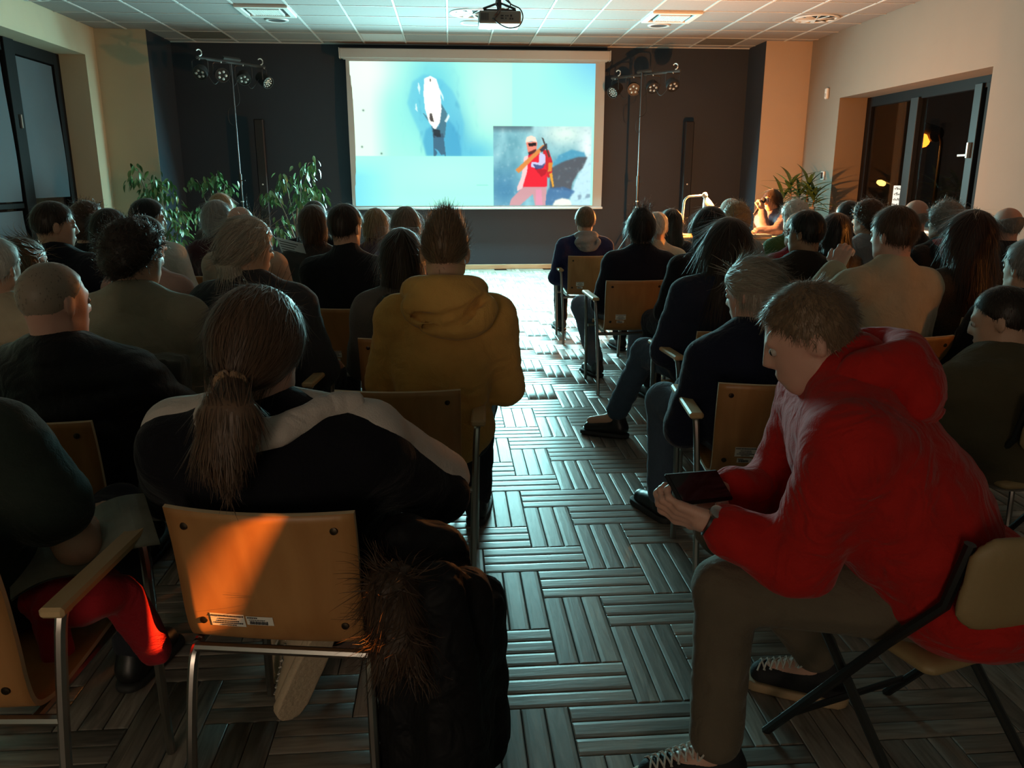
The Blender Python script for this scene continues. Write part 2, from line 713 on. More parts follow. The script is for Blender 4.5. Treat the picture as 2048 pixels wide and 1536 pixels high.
blind(w1, 10.56, 11.53, 1.20, 2.86, fx + 0.075)
blind(w1, 9.08, 10.27, 1.17, 2.86, fx + 0.075)
blind(w1, 9.08, 10.27, 0.36, 1.06, fx + 0.075)
blind(w1, 7.63, 8.88, 0.36, 2.86, fx + 0.075)
wbox('window_handle', steel, (fx + 0.12, 10.40, 2.02), (fx + 0.15, 10.425, 2.18), w1)
wbox('window_sill', white_plastic, (fx + 0.0, 7.6, 0.22), (XL + 0.03, 11.73, 0.25), w1)

# right window: black frames, night outside
w2 = empty('window_2', (XR + 0.42, 9.7, 0.86))
tag(w2, kind='structure')
fx = XR + 0.40
grey_frame = M('anthracite_frame', (0.022, 0.026, 0.03), rough=0.45, spec=0.3)
wbox('window_frame', frame_black, (fx, 11.22, 0.86), (fx + 0.09, 11.35, 2.53), w2)
wbox('window_frame', frame_black, (fx, 8.02, 2.40), (fx + 0.09, 11.22, 2.53), w2)
wbox('window_frame', frame_black, (fx, 8.02, 0.86), (fx + 0.09, 11.22, 0.94), w2)
wbox('mullion', grey_frame, (fx - 0.03, 10.02, 0.94), (fx + 0.1, 10.19, 2.42), w2)
wbox('mullion', grey_frame, (fx - 0.03, 8.80, 0.86), (fx + 0.1, 8.93, 2.45), w2)
wbox('mullion', frame_black, (fx - 0.01, 8.66, 0.86), (fx + 0.1, 8.74, 2.45), w2)
for (a, b) in ((10.19, 11.22), (8.93, 10.02), (8.02, 8.66)):
    wbox('pane', glass, (fx + 0.03, a, 0.94), (fx + 0.036, b, 2.40), w2, 0)
wbox('window_handle', M('pale_steel', (0.75, 0.75, 0.74), rough=0.3, metal=0.6), (fx - 0.07, 8.85, 1.66), (fx - 0.03, 8.88, 1.83), w2)
wbox('window_handle', MATS['pale_steel'], (fx - 0.075, 8.86, 1.68), (fx - 0.055, 9.02, 1.705), w2)
wbox('window_sill', white_plastic, (XR - 0.03, 8.02, 0.83), (fx, 11.35, 0.86), w2)

# side window behind the camera through which the street lamp shines
w3 = empty('window_3', (XR + 0.42, 1.0, 1.75))
tag(w3, kind='structure')
for (a, b) in ((-3.3, -3.2), (-0.95, -0.85), (0.75, 0.85), (1.85, 1.95), (3.15, 3.25), (4.35, 4.45), (5.1, 5.2)):
    wbox('mullion', frame_black, (fx, a, 1.75), (fx + 0.09, b, 2.75), w3)
wbox('window_frame', frame_black, (fx, -3.2, 2.67), (fx + 0.09, 5.1, 2.75), w3)
wbox('window_frame', frame_black, (fx, -3.2, 1.75), (fx + 0.09, 5.1, 1.83), w3)
for (a, b) in ((-3.2, -2.061), (-2.045, 0.75)):  # unseen panels added to narrow the street light to a slit
    wbox('roller_blind_or_mask', blind_grey, (fx + 0.05, a, 1.83), (fx + 0.054, b, 2.67), w3, 0)
wbox('roller_blind_or_mask', blind_grey, (fx + 0.055, -2.2, 2.425), (fx + 0.059, -1.9, 2.67), w3, 0)  # added mask above the slit, trims the top of the light strip
wbox('roller_blind_or_mask', blind_grey, (fx + 0.055, -2.2, 1.83), (fx + 0.059, -1.9, 2.30), w3, 0)  # added mask below the slit, keeps the strip off the floor
# unseen glazed double door, added with glowing panes to go with the back fill
dr = empty('fill_door', (-1.6, YB, 0))
tag(dr, kind='structure')
MB().box((-0.78, -0.02, 0), (-0.68, 0.06, 2.25), 0.004).box((0.68, -0.02, 0), (0.78, 0.06, 2.25), 0.004).box((-0.68, -0.02, 2.15), (0.68, 0.06, 2.25), 0.004).box((-0.03, -0.02, 0), (0.03, 0.06, 2.15), 0.004).build('door_frame', frame_black, dr)
for s in (-1, 1):
    MB().box((s * 0.355 - 0.32, 0.0, 0.1), (s * 0.355 + 0.32, 0.012, 2.13)).build('pane', M('fill_glow_glass', (0.6, 0.5, 0.4), rough=0.5, emit=(1.0, 0.66, 0.42), estr=0.5), dr)

# outside: a dim plastered house opposite, a street lamp, a lit sign
house = M('dim_render', (0.10, 0.06, 0.035), rough=0.9, var=0.2, vscale=0.6)
o = MB().box((0, 0, 0), (0.4, 9, 5.2)).build('house_facade', house, loc=(10.5, 18.6, -0.6))
tag(o, 'dim plastered house wall seen outside through the right window', 'building')
asphalt = M('asphalt', (0.02, 0.02, 0.02), rough=0.95)
struct('ground_outside', MB().box((XR + 0.5, -30, -0.7), (45, 45, -0.6)), asphalt)
pole_m = M('lamp_pole', (0.05, 0.045, 0.04), rough=0.5, metal=0.5)


def street_lamp(loc, h, label, col, size, es):
    t = empty('street_lamp', loc)
    tag(t, label, 'street lamp', 'street lamps outside')
    MB().tube([(0, 0, 0), (0, 0, h - 0.25), (0.0, 0.12, h - 0.06), (0, 0.4, h)], [0.06, 0.045, 0.04, 0.035]).build('pole', pole_m, t, smooth=True)
    MB().lathe([(0.02, -size * 0.2), (size * 0.16, -size * 0.1), (size * 0.2, size * 0.3), (size * 0.17, size * 0.8), (0.03, size * 0.95)], 12, (0, 0.4, h), (0, 1, 0.15)).build('lamp_housing', pole_m, t, smooth=True)
    MB().lathe([(0.015, 0.0), (size * 0.14, size * 0.1), (size * 0.17, size * 0.4), (size * 0.12, size * 0.7), (0.02, size * 0.8)], 12, (-size * 0.2, 0.3, h - size * 0.16), (0, 1, 0.15)).build('lamp_lens', M('lens_' + label[:8], col, emit=col, estr=es), t, smooth=True)
    return t


street_lamp((13.6, 22.0, -0.6), 3.25, 'glowing orange street lamp outside the right window', (1.0, 0.20, 0.015), 1.3, 5)
street_lamp((10.0, 17.75, -0.6), 1.98, 'small yellow lamp glowing low in the window pane beside the sign', (1.0, 0.50, 0.10), 0.4, 4)
add_light('street_lamp_glow', 'POINT', (13.2, 22.8, 2.4), 420, (1.0, 0.38, 0.08), shadow_soft_size=0.2)
sg = empty('lit_sign', (9.6, 16.93, 0.78))
tag(sg, 'small lit white sign with dark lettering outside the window', 'sign')
MB().box((0.02, -0.16, 0.0), (0.10, 0.16, 0.52), 0.01).build('sign_box', frame_black, sg)
MB().box((0, -0.15, 0.01), (0.02, 0.15, 0.51), 0.003).build('sign_face', M('sign_glow', (1, 0.9, 0.75), emit=(1, 0.88, 0.7), estr=1.6), sg)
rr = random.Random(4)
mb = MB()
for row in range(4):
    y = -0.12
    while y < 0.11:
        w = rr.uniform(0.02, 0.05)
        hgt = rr.uniform(0.03, 0.075)
        z = 0.42 - row * 0.115
        mb.box((-0.004, y, z), (0.0, y + 0.012, z + hgt))
        mb.box((-0.004, y, z + hgt * 0.5), (0.0, y + w, z + hgt * 0.5 + 0.014))
        y += w + 0.012
mb.build('lettering', frame_black, sg)
tag(MB().tube([(0.075, 0, -1), (0.075, 0, 0.4)], 0.035).build('sign_post', pole_m, sg))

# ------------------------------------------------------------------ floor: blocks of three planks laid in a herringbone
oak = bpy.data.materials.new('grey_oak')
oak.use_nodes = True
nt = oak.node_tree
b = nt.nodes['Principled BSDF']
b.inputs['Roughness'].default_value = 0.38
b.inputs['Specular IOR Level'].default_value = 0.5
tc = nt.nodes.new('ShaderNodeTexCoord')
oi = nt.nodes.new('ShaderNodeObjectInfo')
at = nt.nodes.new('ShaderNodeAttribute')
at.attribute_name = 'rnd'
ad = nt.nodes.new('ShaderNodeMath')
ad.operation = 'ADD'
nt.links.new(oi.outputs['Random'], ad.inputs[0])
nt.links.new(at.outputs['Fac'], ad.inputs[1])
fr = nt.nodes.new('ShaderNodeMath')
fr.operation = 'FRACT'
nt.links.new(ad.outputs[0], fr.inputs[0])
comb = nt.nodes.new('ShaderNodeVectorMath')
comb.operation = 'MULTIPLY_ADD'
comb.inputs[1].default_value = (3, 3, 3)
nt.links.new(fr.outputs[0], comb.inputs[0])
mp = nt.nodes.new('ShaderNodeMapping')
nt.links.new(tc.outputs['UV'], mp.inputs['Vector'])
nt.links.new(mp.outputs[0], comb.inputs[2])
sc = nt.nodes.new('ShaderNodeVectorMath')
sc.operation = 'MULTIPLY'
sc.inputs[1].default_value = (3.0, 26.0, 1.0)
nt.links.new(comb.outputs[0], sc.inputs[0])
no = nt.nodes.new('ShaderNodeTexNoise')
no.inputs['Scale'].default_value = 1.6
no.inputs['Detail'].default_value = 7
no.inputs['Distortion'].default_value = 0.9
nt.links.new(sc.outputs[0], no.inputs['Vector'])
cr = nt.nodes.new('ShaderNodeValToRGB')
cr.color_ramp.elements[0].position = 0.32
cr.color_ramp.elements[0].color = (0.16, 0.135, 0.112, 1)
cr.color_ramp.elements[1].position = 0.68
cr.color_ramp.elements[1].color = (0.36, 0.31, 0.26, 1)
nt.links.new(no.outputs['Fac'], cr.inputs[0])
hsv = nt.nodes.new('ShaderNodeHueSaturation')
mr = nt.nodes.new('ShaderNodeMapRange')
mr.inputs['To Min'].default_value = 0.7
mr.inputs['To Max'].default_value = 1.25
nt.links.new(fr.outputs[0], mr.inputs['Value'])
nt.links.new(mr.outputs[0], hsv.inputs['Value'])
nt.links.new(cr.outputs[0], hsv.inputs['Color'])
nt.links.new(hsv.outputs[0], b.inputs['Base Color'])
bp = nt.nodes.new('ShaderNodeBump')
bp.inputs['Strength'].default_value = 0.25
bp.inputs['Distance'].default_value = 0.004
nt.links.new(no.outputs['Fac'], bp.inputs['Height'])
nt.links.new(bp.outputs[0], b.inputs['Normal'])

sub = M('dark_joint', (0.010, 0.008, 0.006), rough=0.95)
floor = struct('floor', MB().box((XL - 0.5, YB - 0.2, -0.25), (XR + 0.5, YF + 0.2, -0.012)), sub)
U = 0.2
OX, OY = 0.104, 1.925


def plank_shape(L, W, g=0.0014, e=0.009, t=0.0026):
    """pillowed plank, long axis x; returns verts, faces, uv per vertex"""
    xs = [-L / 2 + g, -L / 2 + g + 0.003, L / 2 - g - 0.003, L / 2 - g]
    ys = [-W / 2 + g, -W / 2 + g + 0.003, -W / 2 + e + g + 0.004, W / 2 - e - g - 0.004, W / 2 - g - 0.003, W / 2 - g]
    zt = [-t, -0.0012, 0.0, 0.0, -0.0012, -t]
    V = []
    for i, x in enumerate(xs):
        for j, y in enumerate(ys):
            z = zt[j] if i in (1, 2) else -t
            V.append((x, y, z))
    F = []
    for i in range(3):
        for j in range(5):
            k = i * 6 + j
            F.append((k, k + 6, k + 7, k + 1))
    # skirts
    n = len(V)
    ring = [0, 6, 12, 18, 19, 20, 21, 22, 23, 17, 11, 5, 4, 3, 2, 1]
    for r_ in ring:
        V.append((V[r_][0], V[r_][1], -0.0125))
    m_ = len(ring)
    for i in range(m_):
        F.append((ring[i], n + i, n + (i + 1) % m_, ring[(i + 1) % m_]))
    return V, F


PV, PF = plank_shape(2 * U, U / 3)


def uv_set(me, uvs):
    l = me.uv_layers.new(name='UVMap')
    vi = np.zeros(len(me.loops), np.int32)
    me.loops.foreach_get('vertex_index', vi)
    l.data.foreach_set('uv', np.ascontiguousarray(uvs[vi], np.float32).ravel())


plank_me = bpy.data.meshes.new('plank')
plank_me.from_pydata(PV, [], [f[::-1] for f in PF])
plank_me.materials.append(oak)
uv_set(plank_me, np.array([(p[0], p[1]) for p in PV]))
spots = []
for jy in range(-34, 60):
    for k in range(-14, 16):
        x0 = -jy + 4 * k
        for q in range(3):
            spots.append((OX + U * (x0 + 1), OY + U * jy + U / 6 + q * U / 3, 0))
        x1 = 2 - jy + 4 * k
        for q in range(3):
            spots.append((OX + U * x1 + U / 6 + q * U / 3, OY + U * (jy + 1), 1))
spots = [p for p in spots if XL - 0.2 < p[0] < XR + 0.2 and YB < p[1] < YF]
near = [p for p in spots if (0.02 < p[0] < 0.95 + 0.02 * p[1] and 1.5 < p[1] < 5.2) or (0.45 < p[0] < 1.75 and 1.45 < p[1] < 2.1)]
near = sorted(near, key=lambda p: p[1])[:299]
ns = set(near)
rp = random.Random(7)
for (x, y, v) in near:
    o = link('plank', plank_me, None, floor, (x, y, rp.uniform(-0.0006, 0.0004)), (0, 0, R(90) if v else 0))
rest = [p for p in spots if p not in ns]
A = np.array(PV)
n = len(A)
c0, c1 = np.array([[0, -1, 0], [1, 0, 0], [0, 0, 1]]), np.eye(3)
VV = np.concatenate([(A @ (c0.T if v else c1)) + np.array([x, y, 0]) for (x, y, v) in rest])
faces4 = np.array([f[::-1] for f in PF])
FF = np.concatenate([faces4 + i * n for i in range(len(rest))])
me = np_mesh('plank_field', VV, FF, smooth=False)
me.materials.append(oak)
uv_set(me, np.tile(A[:, :2], (len(rest), 1)))
ra = me.attributes.new('rnd', 'FLOAT', 'POINT')
ra.data.foreach_set('value', np.repeat(np.array([rp.random() for _ in rest]), n).astype(np.float32))
tag(link('plank_field', me, None, floor), kind='stuff')

# ------------------------------------------------------------------ ceiling: tiles in a white T-bar grid
T = 0.625
tile_m = M('ceiling_tile', (0.28, 0.265, 0.26), rough=0.95, var=0.10, vscale=30, bump=0.15, bscale=150)
tile_br = M('ceiling_tile_stained', (0.13, 0.115, 0.095), rough=0.95, var=0.2, vscale=6, bump=0.15, bscale=150)
tile_new = M('ceiling_tile_new', (0.50, 0.52, 0.53), rough=0.7, var=0.03, vscale=30, bump=0.1, bscale=150)
bar_m = M('grid_bar_white', (0.62, 0.63, 0.63), rough=0.35)
ceil = struct('ceiling', MB().box((XL - 0.5, YB - 0.2, CE + 0.06), (XR + 0.5, YF + 0.2, CE + 0.3)), M('ceiling_void', (0.2, 0.2, 0.2), rough=0.9))
GX, GY = 0.010, 12.84


def tile_mesh(name, w, d, mat):
    mb = MB()
    b_ = 0.012
    hw, hd = w / 2 - 0.008, d / 2 - 0.008
    V = [(-hw, -hd, 0.008), (hw, -hd, 0.008), (hw, hd, 0.008), (-hw, hd, 0.008),
         (-hw + b_, -hd + b_, 0.0), (hw - b_, -hd + b_, 0.0), (hw - b_, hd - b_, 0.0), (-hw + b_, hd - b_, 0.0)]
    mb.add(V, [(4, 7, 6, 5), (0, 4, 5, 1), (1, 5, 6, 2), (2, 6, 7, 3), (3, 7, 4, 0)])
    me = bpy.data.meshes.new(name)
    me.from_pydata(mb.v, [], mb.f)
    me.materials.append(mat)
    return me


tm = tile_mesh('ceiling_tile', T, T, tile_m)
tm_b = tile_mesh('ceiling_tile', T, T, tile_br)
tm_n = tile_mesh('ceiling_tile', T, T, tile_new)
tm_e = tile_mesh('ceiling_tile', T, YF - GY, tile_m)
holes = set()
rest_v, rest_f = [], []
for i in range(-8, 9):
    xa, xb = max(GX + i * T, XL), min(GX + (i + 1) * T, XR)
    if xb - xa < 0.05:
        continue
    for j in range(-1, 27):
        ya, yb = max(GY - (j + 1) * T, YB), min(GY - j * T, YF)
        if yb - ya < 0.05:
            continue
        cx, cy = (xa + xb) / 2, (ya + yb) / 2
        if j <= 6:
            if j == 0 and i in (6, -6):
                me = tm_b
            elif j == 0 and i in (-2, 2):
                me = tm_n
            elif j == -1:
                me = tm_e
            else:
                me = tm
            if abs((xb - xa) - T) > 0.01:
                me = tile_mesh('ceiling_tile', xb - xa, yb - ya, tile_m)
            link('ceiling_tile', me, None, ceil, (cx, cy, CE))
        else:
            hw, hd = (xb - xa) / 2 - 0.008, (yb - ya) / 2 - 0.008
            o_ = len(rest_v)
            rest_v += [(cx - hw, cy - hd, CE), (cx + hw, cy - hd, CE), (cx + hw, cy + hd, CE), (cx - hw, cy + hd, CE)]
            rest_f.append((o_, o_ + 3, o_ + 2, o_ + 1))
me = bpy.data.meshes.new('ceiling_tile_field')
me.from_pydata(rest_v, [], rest_f)
me.materials.append(tile_m)
tag(link('ceiling_tile_field', me, None, ceil), kind='stuff')
for i in range(-7, 9):
    x = GX + i * T
    MB().box((x - 0.012, YB, CE - 0.006), (x + 0.012, YF, CE + 0.02)).build('grid_bar', bar_m, ceil)
for j in range(0, 27):
    y = GY - j * T
    MB().box((XL, y - 0.008, CE - 0.004), (XR, y + 0.008, CE + 0.018)).build('grid_bar', bar_m, ceil)
MB().box((XL, YF - 0.02, CE - 0.012), (XR, YF, CE + 0.02)).build('edge_trim', bar_m, ceil)


def tile_c(i, j):
    return (GX + (i + 0.5) * T, GY - (j + 0.5) * T)


# swirl air diffusers
void = M('duct_void', (0.006, 0.006, 0.006), rough=0.9)


def diffuser(i, j, label):
    x, y = tile_c(i, j)
    t = empty('air_diffuser', (x, y, CE - 0.004))
    tag(t, label, 'air vent', 'round swirl air diffusers')
    MB().lathe([(0.235, 0.002), (0.245, -0.012), (0.27, -0.014), (0.285, -0.004), (0.285, 0.002)], 36, cap=False).build('rim', bar_m, t, smooth=True)
    MB().lathe([(0.0, 0.0), (0.24, 0.0)], 36, cap=False).build('duct', void, t)
    for k in range(10):
        a = 2 * math.pi * k / 10
        ca, sa = math.cos(a), math.sin(a)
        mb = MB()
        P = []
        for (r_, o_, z_) in ((0.05, 0.006, -0.012), (0.24, 0.006, -0.012), (0.24, 0.05, -0.001), (0.05, 0.02, -0.001)):
            P.append((r_ * ca - o_ * sa, r_ * sa + o_ * ca, z_))
        mb.add(P, [(0, 1, 2, 3)])
        P2 = [(p[0], p[1], p[2] - 0.003) for p in P]
        mb.add(P2, [(3, 2, 1, 0)])
        mb.tube([(0.04 * ca, 0.04 * sa, -0.012), (0.24 * ca, 0.24 * sa, -0.012)], 0.006, 5)
        mb.build('vane', bar_m, t)
    MB().lathe([(0.0, -0.018), (0.04, -0.016), (0.05, -0.004)], 16, cap=False).build('hub', bar_m, t, smooth=True)


diffuser(0, 3, 'round white swirl diffuser in the ceiling beside the projector')
diffuser(-8, 4, 'round swirl diffuser in the ceiling near the left wall')
diffuser(7, 3, 'round swirl diffuser in the orange-lit ceiling near the right wall')


def downlight(i, j, label, dx=0.0):
    x, y = tile_c(i, j)
    t = empty('downlight', (x + dx, y, CE - 0.004))
    tag(t, label, 'ceiling light', 'round recessed downlights')
    MB().lathe([(0.105, 0.004), (0.11, -0.008), (0.14, -0.012), (0.15, -0.002), (0.15, 0.004)], 28, cap=False).build('ring', bar_m, t, smooth=True)
    MB().lathe([(0.0, 0.004), (0.06, 0.003), (0.11, -0.006)], 28, cap=False).build('reflector', M('dull_reflector', (0.25, 0.25, 0.26), rough=0.35, metal=0.7), t, smooth=True)


downlight(0, 2, 'switched-off round downlight in the ceiling below the central diffuser')
downlight(-4, 2, 'switched-off round downlight in the left part of the ceiling')
downlight(4, 2, 'switched-off round downlight in the orange-lit right part of the ceiling')


def cassette(i, j, label):
    x, y = tile_c(i, j)
    t = empty('ceiling_cassette', (x, y, CE - 0.004))
    tag(t, label, 'air conditioner', 'ceiling air cassettes')
    h_ = T / 2
    mb = MB()
    for lo, hi in (((-h_, -h_, -0.03), (h_, -h_ + 0.07, 0)), ((-h_, h_ - 0.07, -0.03), (h_, h_, 0)), ((-h_, -h_ + 0.07, -0.03), (-h_ + 0.07, h_ - 0.07, 0)), ((h_ - 0.07, -h_ + 0.07, -0.03), (h_, h_ - 0.07, 0))):
        mb.box(lo, hi, 0.006)
    mb.build('panel', white_plastic, t)
    MB().box((-h_ + 0.07, -h_ + 0.07, -0.008), (h_ - 0.07, h_ - 0.07, 0.0)).build('recess', void, t)
    MB().box((-0.19, -0.19, -0.034), (0.19, -0.17, -0.01)).box((-0.19, 0.17, -0.034), (0.19, 0.19, -0.01)).box((-0.19, -0.17, -0.034), (-0.17, 0.17, -0.01)).box((0.17, -0.17, -0.034), (0.19, 0.17, -0.01)).build('grille_frame', white_plastic, t)
    for k in range(15):
        xx = -0.165 + k * 0.0225
        MB().box((xx, -0.17, -0.03), (xx + 0.012, 0.17, -0.012)).build('grille_slat', white_plastic, t)


cassette(-4, 3, 'square ceiling air cassette with slatted grille on the left')
cassette(4, 3, 'square ceiling air cassette with grille in the orange-lit right ceiling')
o = MB().box((-0.16, -0.05, -0.03), (0.16, 0.05, 0.0), 0.008).build('ceiling_strip', bar_m, loc=(1.62, 9.52, CE - 0.005))
tag(o, 'short white strip fitting on the ceiling right of the projector', 'ceiling fitting')

# small fittings on the right wall
t = empty('motion_sensor', (XR, 11.72, 2.62))
tag(t, 'small white motion sensor high on the right wall', 'sensor')
MB().box((-0.045, -0.035, -0.075), (0, 0.035, 0.075), 0.012).build('case', white_plastic, t)
MB().box((-0.05, -0.02, -0.045), (-0.04, 0.02, 0.0), 0.004).build('lens', M('sensor_lens', (0.45, 0.45, 0.45), rough=0.3), t)
t = empty('wall_switch', (XR, 11.62, 1.48))
tag(t, 'small wall switch with dark buttons beside the right window', 'switch')
MB().box((-0.03, -0.05, -0.06), (0, 0.05, 0.06), 0.008).build('plate', white_plastic, t)
MB().box((-0.036, -0.03, -0.045), (-0.028, -0.004, 0.045), 0.003).build('button', black_plastic, t)
MB().box((-0.036, 0.004, -0.045), (-0.028, 0.03, 0.045), 0.003).build('button', black_plastic, t)

# ------------------------------------------------------------------ projection screen with the slide
def lin(c):
    c = np.asarray(c, float) / 255.0
    return np.where(c <= 0.04045, c / 12.92, ((c + 0.055) / 1.055) ** 2.4)


def inpoly(X, Y, P):
    P = np.array(P, float)
    ins = np.zeros(X.shape, bool)
    j = len(P) - 1
    for i in range(len(P)):
        xi, yi, xj, yj = P[i, 0], P[i, 1], P[j, 0], P[j, 1]
        c = ((yi > Y) != (yj > Y)) & (X < (xj - xi) * (Y - yi) / (yj - yi + 1e-12) + xi)
        ins ^= c
        j = i
    return ins


def snoise(X, Y, seed, f):
    rg = np.random.default_rng(seed)
    t = 0
    for i in range(6):
        a = rg.uniform(0, 6.28)
        k = f * (0.6 + 0.5 * i)
        t = t + np.sin((X * math.cos(a) + Y * math.sin(a)) * k + rg.uniform(0, 6.28) + 1.5 * np.sin((X * math.sin(a) - Y * math.cos(a)) * k * 0.6)) / (1 + 0.4 * i)
    return t / 3.0


def slide_colors(nx, ny):
    u, v = np.meshgrid(np.linspace(0, 1, nx), np.linspace(0, 1, ny), indexing='ij')
    X = 145 + u * 1660
    Y = 430 + v * 972
    C = np.zeros(X.shape + (3,))

    def put(mask, col, a=1.0):
        m = (mask * a)[..., None] if mask.dtype != bool else (mask.astype(float) * a)[..., None]
        C[:] = C * (1 - m) + np.array(col, float) * m

    def soft(cx, cy, rx, ry, p=2.0):
        return np.exp(-(((X - cx) / rx) ** 2 + ((Y - cy) / ry) ** 2) ** (p / 2))
    def blur(A_, n_):
        for _ in range(n_):
            P_ = np.pad(A_, ((1, 1), (1, 1), (0, 0)), mode='edge')
            A_ = (P_[:-2, 1:-1] + P_[2:, 1:-1] + P_[1:-1, :-2] + P_[1:-1, 2:] + 2 * A_) / 6
        return A_
    # slide ground: cyan, bluer towards two corners
    C[:] = (166, 251, 231)
    put(np.clip((X - 1400) / 420, 0, 1) * np.clip((760 - Y) / 330, 0, 1), (112, 200, 236), 0.95)
    put(np.clip((430 - X) / 300, 0, 1) * np.clip((Y - 1080) / 120, 0, 1), (120, 222, 240), 0.9)
    put(soft(760, 1180, 320, 120), (178, 255, 232), 0.8)
    put((np.abs(Y - 1257) < 3) & (X > 985) & (X < 1065), (110, 190, 190), 0.7)
    # first photo: pale ice with a blue crevasse
    A = (X < 1236) & (Y < 1056) & ~((X > 1104) & (Y > 850))
    Ci = C.copy()
    C[:] = (172, 251, 226)
    put(np.clip((400 - X) / 130, 0, 1), (228, 255, 236), 0.95)
    put(soft(300, 500, 200, 160), (240, 255, 238), 0.8)
    put(soft(1060, 640, 230, 260), (196, 255, 232), 0.85)
    put(soft(470, 800, 120, 260), (150, 240, 228), 0.5)
    put(soft(700, 640, 190, 330), (96, 205, 224), 0.85)
    put(soft(840, 960, 110, 200), (70, 170, 208), 0.8)
    put(soft(960, 1040, 190, 110), (96, 196, 222), 0.9)
    put(inpoly(X, Y, [(520, 700), (560, 560), (640, 510), (760, 545), (830, 620), (870, 700), (905, 840), (880, 1056), (640, 1056), (600, 900), (540, 760)]), (92, 190, 222), 0.55)
    put(inpoly(X, Y, [(640, 880), (700, 840), (790, 800), (840, 860), (880, 1000), (880, 1056), (640, 1056), (620, 960)]), (66, 160, 200), 0.6)
    C[:] = blur(C, 9)
    nz = snoise(X, Y, 3, 0.05)
    put(np.clip(snoise(X * 1.3, Y * 0.5, 33, 0.06) - 0.3, 0, 1) * soft(760, 860, 190, 260), (56, 140, 180), 0.6)
    put(inpoly(X, Y, [(620, 760), (680, 850), (690, 930), (770, 930), (790, 770), (750, 700), (730, 860)]), (70, 105, 120), 0.75)
    put(inpoly(X, Y, [(690, 900), (760, 900), (775, 1056), (690, 1056)]) & (nz > -0.5), (60, 88, 110), 0.75)
    put(inpoly(X, Y, [(640, 540), (680, 520), (720, 540), (745, 620), (752, 740), (738, 830), (705, 880), (665, 830), (640, 740), (632, 640)]), (255, 255, 246), 1)
    put(inpoly(X, Y, [(600, 560), (612, 600), (606, 640), (594, 600)]) | inpoly(X, Y, [(740, 600), (765, 650), (768, 690), (748, 640)]) | inpoly(X, Y, [(580, 690), (590, 760), (574, 740)]) | inpoly(X, Y, [(770, 820), (800, 770), (806, 790), (784, 830)]), (235, 255, 250), 0.85)
    put(inpoly(X, Y, [(676, 542), (683, 542), (683, 560), (676, 560)]), (60, 70, 70), 1)
    put(inpoly(X, Y, [(672, 770), (684, 766), (692, 800), (700, 826), (676, 820), (668, 800)]) & (nz > -0.9), (62, 58, 56), 0.9)
    put(inpoly(X, Y, [(690, 870), (740, 880), (742, 925), (696, 930)]) & (nz > -0.3), (36, 46, 54), 0.85)
    for (x, y) in ((224, 751), (205, 995), (335, 1040), (1325, 1050)):
        put(soft(x, y, 6, 6), (60, 80, 80), 0.9)
    C[~A] = Ci[~A]
    # second photo: hiker in red before an ice cave
    B = (X > 1104) & (X < 1790) & (Y > 850)
    Ci = C.copy()
    n1 = snoise(X, Y * 0.6, 11, 0.035)
    C[:] = np.array((128, 190, 200)) + n1[..., None] * np.array((30, 26, 22))
    put(soft(1600, 900, 170, 90), (226, 250, 236), 0.95)
    put(soft(1760, 1000, 60, 180), (238, 252, 248), 0.95)
    put(soft(1180, 1300, 130, 160), (62, 128, 170), 0.8)
    put(np.clip((1390 - X) / 30, 0, 1) * np.clip((900 - Y) / 40, 0, 1), (86, 110, 120), 0.8)
    put(inpoly(X, Y, [(1510, 1120), (1560, 1050), (1650, 1010), (1740, 1030), (1765, 1090), (1740, 1130), (1560, 1130)]), (74, 158, 190), 0.9)
    put(inpoly(X, Y, [(1500, 1140), (1600, 1090), (1700, 1060), (1762, 1060), (1755, 1110), (1700, 1170), (1660, 1240), (1650, 1300), (1500, 1280)]), (84, 92, 100), 1)
    put(inpoly(X, Y, [(1765, 1060), (1800, 1050), (1800, 1400), (1640, 1400), (1650, 1330), (1680, 1230), (1730, 1140)]), (196, 236, 244), 0.95)
    put(inpoly(X, Y, [(1490, 1280), (1600, 1270), (1680, 1300), (1600, 1400), (1450, 1400)]), (64, 112, 160), 0.85)
    put(inpoly(X, Y, [(1520, 1400), (1540, 1365), (1590, 1350), (1640, 1360), (1660, 1400)]), (252, 250, 232), 1)
    put(inpoly(X, Y, [(1660, 1330), (1790, 1320), (1790, 1345), (1680, 1365)]) & (n1 > -0.1), (120, 150, 170), 0.8)
    put(np.clip(snoise(X, Y, 21, 0.16) - 0.35, 0, 1) * B, (70, 120, 142), 0.5)
    put(np.clip(snoise(X, Y, 27, 0.11) - 0.45, 0, 1) * B, (214, 240, 240), 0.7)
    C[:] = blur(C, 3)
    # trousers, vest, arms, pack, head, axe
    put(inpoly(X, Y, [(1215, 1400), (1225, 1360), (1290, 1290), (1320, 1265), (1480, 1265), (1470, 1400), (1395, 1400), (1380, 1320), (1290, 1400)]), (206, 156, 162), 1)
    put(inpoly(X, Y, [(1400, 1290), (1440, 1285), (1450, 1400), (1400, 1400)]), (232, 150, 178), 0.8)
    put(inpoly(X, Y, [(1450, 1010), (1490, 1015), (1515, 1090), (1515, 1180), (1490, 1210), (1455, 1150)]), (206, 40, 50), 1)
    put(inpoly(X, Y, [(1490, 1100), (1520, 1100), (1510, 1160), (1485, 1165)]), (226, 150, 60), 0.9)
    put(inpoly(X, Y, [(1495, 1180), (1515, 1170), (1530, 1265), (1520, 1275)]), (230, 165, 60), 1)
    put(inpoly(X, Y, [(1330, 1060), (1365, 1035), (1420, 1030), (1460, 1060), (1480, 1190), (1482, 1268), (1310, 1272), (1320, 1180)]), (236, 34, 56), 1)
    put(inpoly(X, Y, [(1390, 1140), (1480, 1150), (1470, 1180), (1440, 1200)]), (168, 20, 40), 0.7)
